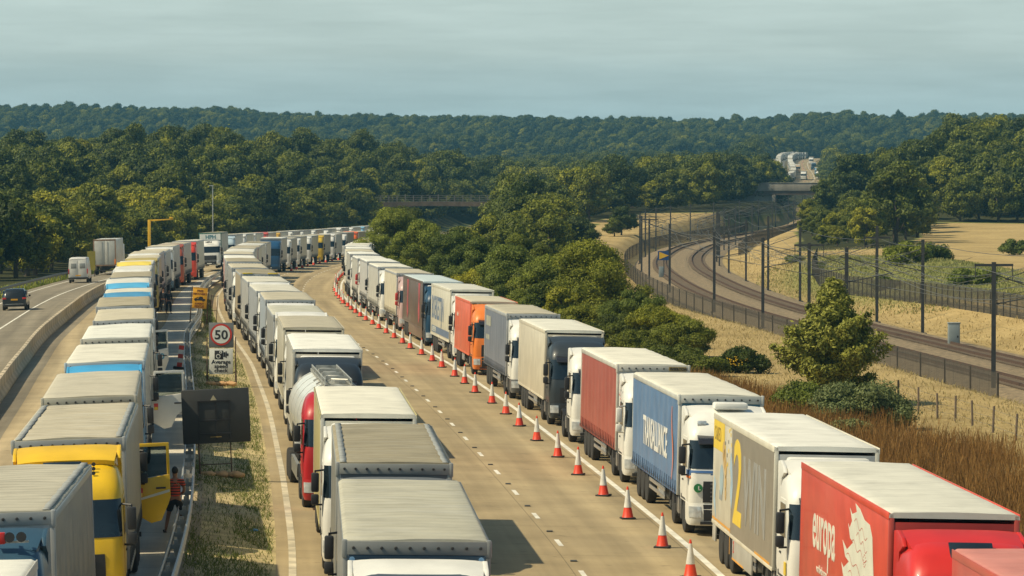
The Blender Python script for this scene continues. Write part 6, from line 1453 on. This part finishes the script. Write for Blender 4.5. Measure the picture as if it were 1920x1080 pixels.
ob('bumper', MB().box(-.98, .98, -.12, .05, .42, .58, 0, .02).mesh('bumper', [BLACK]), van)
ob('number_plate', MB().box(-.26, .26, -.045, -.03, .72, .83).mesh('number_plate', [MATS['sign_yellow']]), van)
d = 442.0; p = G(UC(d) - 5.9, d); p.x = (198 - 960) / F * d; m_ = sl_(lambda q: S(q) + UC(q), d)
bl = tag(ob('box_lorry', None, None, p, (0, -.02, -math.atan(m_))), 'white box lorry with twin rear doors driving away up the contraflow lane', 'lorry')
bx = ob('cargo_box', MB().box(-1.25, 1.25, .04, 11, 1.15, 4.0, 0, .03).mesh('cargo_box', [paint((.60, .59, .54))]), bl)
fr_ = MB()
for s in (-1, 1): fr_.box(*sorted((s * 1.15, s * 1.28)), 0, .08, 1.1, 4.02, 0, .01)
fr_.box(-1.28, 1.28, 0, .08, 3.85, 4.03, 0, .01).box(-1.28, 1.28, 0, .1, 1.0, 1.16, 0, .01); ob('door_frame', fr_.mesh('door_frame', [mat('frame_brown', (.26, .17, .11), .6)]), bl)
for s in (-1, 1):
    dr = ob('rear_door', MB().box(*sorted((s * .02, s * 1.13)), -.0, .035, 1.18, 3.84, 0, .01).mesh('rear_door', [paint((.50, .50, .46))]), bl); ob('lock_bar', MB().tube([(s * .3, -.03, 1.2), (s * .3, -.03, 3.8)], .018).mesh('lock_bar', [STEEL]), dr)
    ob('tail_light', MB().box(*sorted((s * 1.08, s * 1.26)), -.03, .0, 1.18, 1.75, 0, .01).mesh('tail_light', [ORANGE_LAMP]), bl)
    for y in (1.6, 2.9, 8.2, 12.3): wheel(bl, s * 1.08, y, 0, s)
ob('undercarriage', MB().box(-1.2, 1.2, .1, .3, .45, .6).box(-.4, .4, .2, 12.8, .6, 1.0).mesh('undercarriage', [CHASSIS]), bl); ob('cab', MB().box(-1.22, 1.22, 11.5, 13.6, .8, 3.3, 0, .15).mesh('cab', [WHITE]), bl)

# ------------------------------------------------------------------ people
SKIN = mat('skin', (.28, .14, .085), .55, 0, .1, 6); HAIR = mat('hair_dark', (.02, .014, .01), .8)
def skinned(name, pts, edges, radii, m, sub=2, root=0):
    me = bpy.data.meshes.new(name); me.from_pydata([Vector(p) for p in pts], edges, []); o = bpy.data.objects.new(name, me); COL.objects.link(o)
    md = o.modifiers.new('skin', 'SKIN'); md.use_smooth_shade = True
    for i, r in enumerate(radii): me.skin_vertices[0].data[i].radius = (r, r) if not isinstance(r, tuple) else r
    me.skin_vertices[0].data[root].use_root = True
    s = o.modifiers.new('sub', 'SUBSURF'); s.levels = sub; s.render_levels = sub; bpy.context.view_layer.update()
    m2 = bpy.data.meshes.new_from_object(o.evaluated_get(bpy.context.evaluated_depsgraph_get())); bpy.data.objects.remove(o); m2.materials.clear(); m2.materials.append(m); m2.shade_smooth(); return m2
def person(loc, rz, label, shirt, bottom, long=False, arms='front', hgt=1.0, spread=.14, legskin=True, cap=None):
    # pelvis, spine, neck, head ; legs ; arms.  Faces +Y.
    P = [(0, 0, .96), (0, .0, 1.10), (0, .01, 1.28), (0, .0, 1.44), (0, .01, 1.52), (0, .03, 1.60), (0, .03, 1.71), (0, .03, 1.76)]; Rr = [(.15, .11), (.135, .10), (.155, .11), (.13, .085), .055, (.075, .09), (.075, .09), .05]
    E = [(i, i + 1) for i in range(7)]
    for s in (-1, 1):
        n = len(P); a = s * spread; P += [(s * .095, 0, .90), (s * (.10 + a * s * .25), .02, .70), (s * .11 + a * .5, .03, .50), (s * .12 + a * .75, .0, .28), (s * .12 + a, -.01, .09), (s * .12 + a * 1.05, .06, .035), (s * .13 + a * 1.15, .15, .03)]; Rr += [.095, .082, .062, .056, .038, (.042, .032), (.038, .022)]; E += [(0, n)] + [(n + i, n + i + 1) for i in range(6)]
    for s in (-1, 1):
        n = len(P)
        if arms == 'front': A = [(s * .19, 0, 1.42), (s * .25, -.01, 1.24), (s * .25, .02, 1.13), (s * .14, .18, 1.03), (s * .06, .25, 1.0)]
        else: A = [(s * .19, 0, 1.42), (s * .235, -.01, 1.26), (s * .25, .0, 1.12), (s * .26, .06, .95), (s * .26, .09, .86)]
        P += A; Rr += [.06, .048, .042, .034, (.036, .02)]; E += [(3, n)] + [(n + i, n + i + 1) for i in range(4)]
        h = Vector(A[-1]); dv = (h - Vector(A[-2])).normalized(); sdv = Vector((0, 0, 1)).cross(dv).normalized() if abs(dv.z) < .8 else Vector((0, 1, 0)); hn = n + 4
        for k in range(4):                                     # four fingers, slightly curled, and a thumb from the side
            o_ = sdv * (.012 * (k - 1.5)); ln = (.065, .075, .07, .055)[k]; m0 = len(P); P += [h + dv * .045 + o_ * 1.5, h + dv * (.045 + ln * .6) + o_ * 1.7 + Vector((0, 0, -.008)), h + dv * (.045 + ln) + o_ * 1.7 + Vector((0, .0, -.022))]; Rr += [.011, .009, .007]; E += [(hn, m0), (m0, m0 + 1), (m0 + 1, m0 + 2)]
        m0 = len(P); P += [h + sdv * .03 * (-s) + dv * .01, h + sdv * .045 * (-s) + dv * .04]; Rr += [.012, .009]; E += [(hn, m0), (m0, m0 + 1)]
    root = ob('person', None, None, loc, (0, 0, rz)); root.scale = (hgt,) * 3; tag(root, label, 'person')
    body = ob('body', skinned('body', P, E, Rr, SKIN), root)
    b = MB(); b.lathe([(.02, -.02), (.012, .02)], 8, 'y', (0, .135, 1.655)); b.lathe([(.018, 0), (.012, .01)], 8, 'x', (.078, .03, 1.655)).lathe([(.018, 0), (.012, .01)], 8, 'x', (-.088, .03, 1.655)); b.box(-.026, .026, .115, .122, 1.608, 1.618)
    ob('face', b.mesh('face', [SKIN]), root)
    b = MB(); b.lathe([(.012, 0), (.01, .006)], 8, 'y', (.032, .118, 1.675)).lathe([(.012, 0), (.01, .006)], 8, 'y', (-.032, .118, 1.675)); ob('eyes', b.mesh('eyes', [HAIR]), root)
    bm = bmesh.new(); bmesh.ops.create_icosphere(bm, subdivisions=3, radius=1); g = random.Random(3)
    for v in bm.verts: v.co = Vector((v.co.x * .092, v.co.y * .108 + (.012 if v.co.z > 0 else -.012), v.co.z * .10 + (.0 if v.co.y < .3 else max(0, v.co.y - .3) * .09)))
    me = bpy.data.meshes.new('hair'); bm.to_mesh(me); bm.free(); me.materials.append(HAIR); me.shade_smooth(); ob('hair', me, root, (0, .008, 1.725))
    SP = [(0, 0, 1.0), (0, 0, 1.15), (0, .01, 1.30), (0, 0, 1.45), (0, 0, 1.49)]; SR = [(.172, .13), (.165, .125), (.175, .13), (.145, .10), .075]; SE = [(0, 1), (1, 2), (2, 3), (3, 4)]
    for s in (-1, 1):
        n = len(SP); e = [(s * .195, 0, 1.42), (s * .245, -.01, 1.26)] + ([(s * .255, .0, 1.12), (s * (.15 if arms == 'front' else .26), (.17 if arms == 'front' else .06), 1.04 if arms == 'front' else .97)] if long else []); SP += e; SR += [.082, .072] + ([.06, .05] if long else []); SE += [(3, n)] + [(n + i, n + i + 1) for i in range(len(e) - 1)]
    ob('shirt', skinned('shirt', SP, SE, SR, shirt, 2, 1), root)
    BP = [(0, 0, 1.02), (0, 0, .93)]; BR = [(.165, .12), (.17, .125)]; BE = [(0, 1)]
    for s in (-1, 1):
        n = len(BP); a = s * spread; e = [(s * .10, 0, .86), (s * .105 + a * .25, .02, .70), (s * .11 + a * .42, .03, .56)] + ([] if legskin else [(s * .12 + a * .75, 0, .28), (s * .12 + a, -.01, .12)]); BP += e; BR += [.115, .11, .105] + ([] if legskin else [.08, .065]); BE += [(1, n)] + [(n + i, n + i + 1) for i in range(len(e) - 1)]
    ob('shorts' if legskin else 'trousers', skinned('shorts', BP, BE, BR, bottom, 2, 1), root)
    for s in (-1, 1):
        a = s * spread; b = MB().box(s * .13 + a * 1.1 - .048, s * .13 + a * 1.1 + .048, -.07, .22, -.003, .022, 0, .008).box(s * .13 + a * 1.1 - .05, s * .13 + a * 1.1 + .05, .08, .14, .02, .065, 0, .01); ob('shoe', b.mesh('shoe', [BLACK]), root)
    return root
STR = bpy.data.materials.new('striped_shirt'); STR.use_nodes = True; nt = STR.node_tree; N = nt.nodes.new
tc = N('ShaderNodeTexCoord'); sp = N('ShaderNodeSeparateXYZ'); mt = N('ShaderNodeMath'); mt.operation = 'PINGPONG'; mt.inputs[1].default_value = .038; lt = N('ShaderNodeMath'); lt.operation = 'GREATER_THAN'; lt.inputs[1].default_value = .018; mx = N('ShaderNodeMixRGB')
mx.inputs[1].default_value = (.05, .035, .025, 1); mx.inputs[2].default_value = (.60, .07, .035, 1); nt.links.new(tc.outputs['Object'], sp.inputs[0]); nt.links.new(sp.outputs[2], mt.inputs[0]); nt.links.new(mt.outputs[0], lt.inputs[0]); nt.links.new(lt.outputs[0], mx.inputs[0]); nt.links.new(mx.outputs[0], nt.nodes['Principled BSDF'].inputs['Base Color']); nt.nodes['Principled BSDF'].inputs['Roughness'].default_value = .9
CLK = mat('cloth_black', (.018, .018, .02), .9, 0, .2, 5); CLN = mat('cloth_dark', (.03, .035, .045), .9, 0, .2, 5)
d = 109.0; person(Vector(((327 - 960) / F * d, d, G(-14.8, d).z)), rad(8), 'man in a red and black striped T-shirt and black shorts, back turned', STR, CLK)
for i, (px, d) in enumerate(((306, 292), (316, 288))):
    p = G(-16, d); person(Vector(((px - 960) / F * d, d, p.z)), rad(170 + i * 40), 'person in dark clothes between left queue and barrier, the %s of two' % ('left' if i == 0 else 'right'), CLN, CLN, True, 'down', 1.0, .05, False)

# ------------------------------------------------------------------ air
hz = tag(ob('haze', MB().box(-1700, 1700, -60, 4400, -12, 130).mesh('haze', [])), kind='stuff')
hm = bpy.data.materials.new('haze_air'); hm.use_nodes = True; nt = hm.node_tree; nt.nodes.clear(); ho = nt.nodes.new('ShaderNodeOutputMaterial'); pv = nt.nodes.new('ShaderNodeVolumePrincipled')
pv.inputs['Density'].default_value = .00015; pv.inputs['Color'].default_value = (.15, .38, .56, 1); pv.inputs['Anisotropy'].default_value = 0.0
nt.links.new(pv.outputs[0], ho.inputs['Volume']); hz.data.materials.append(hm)
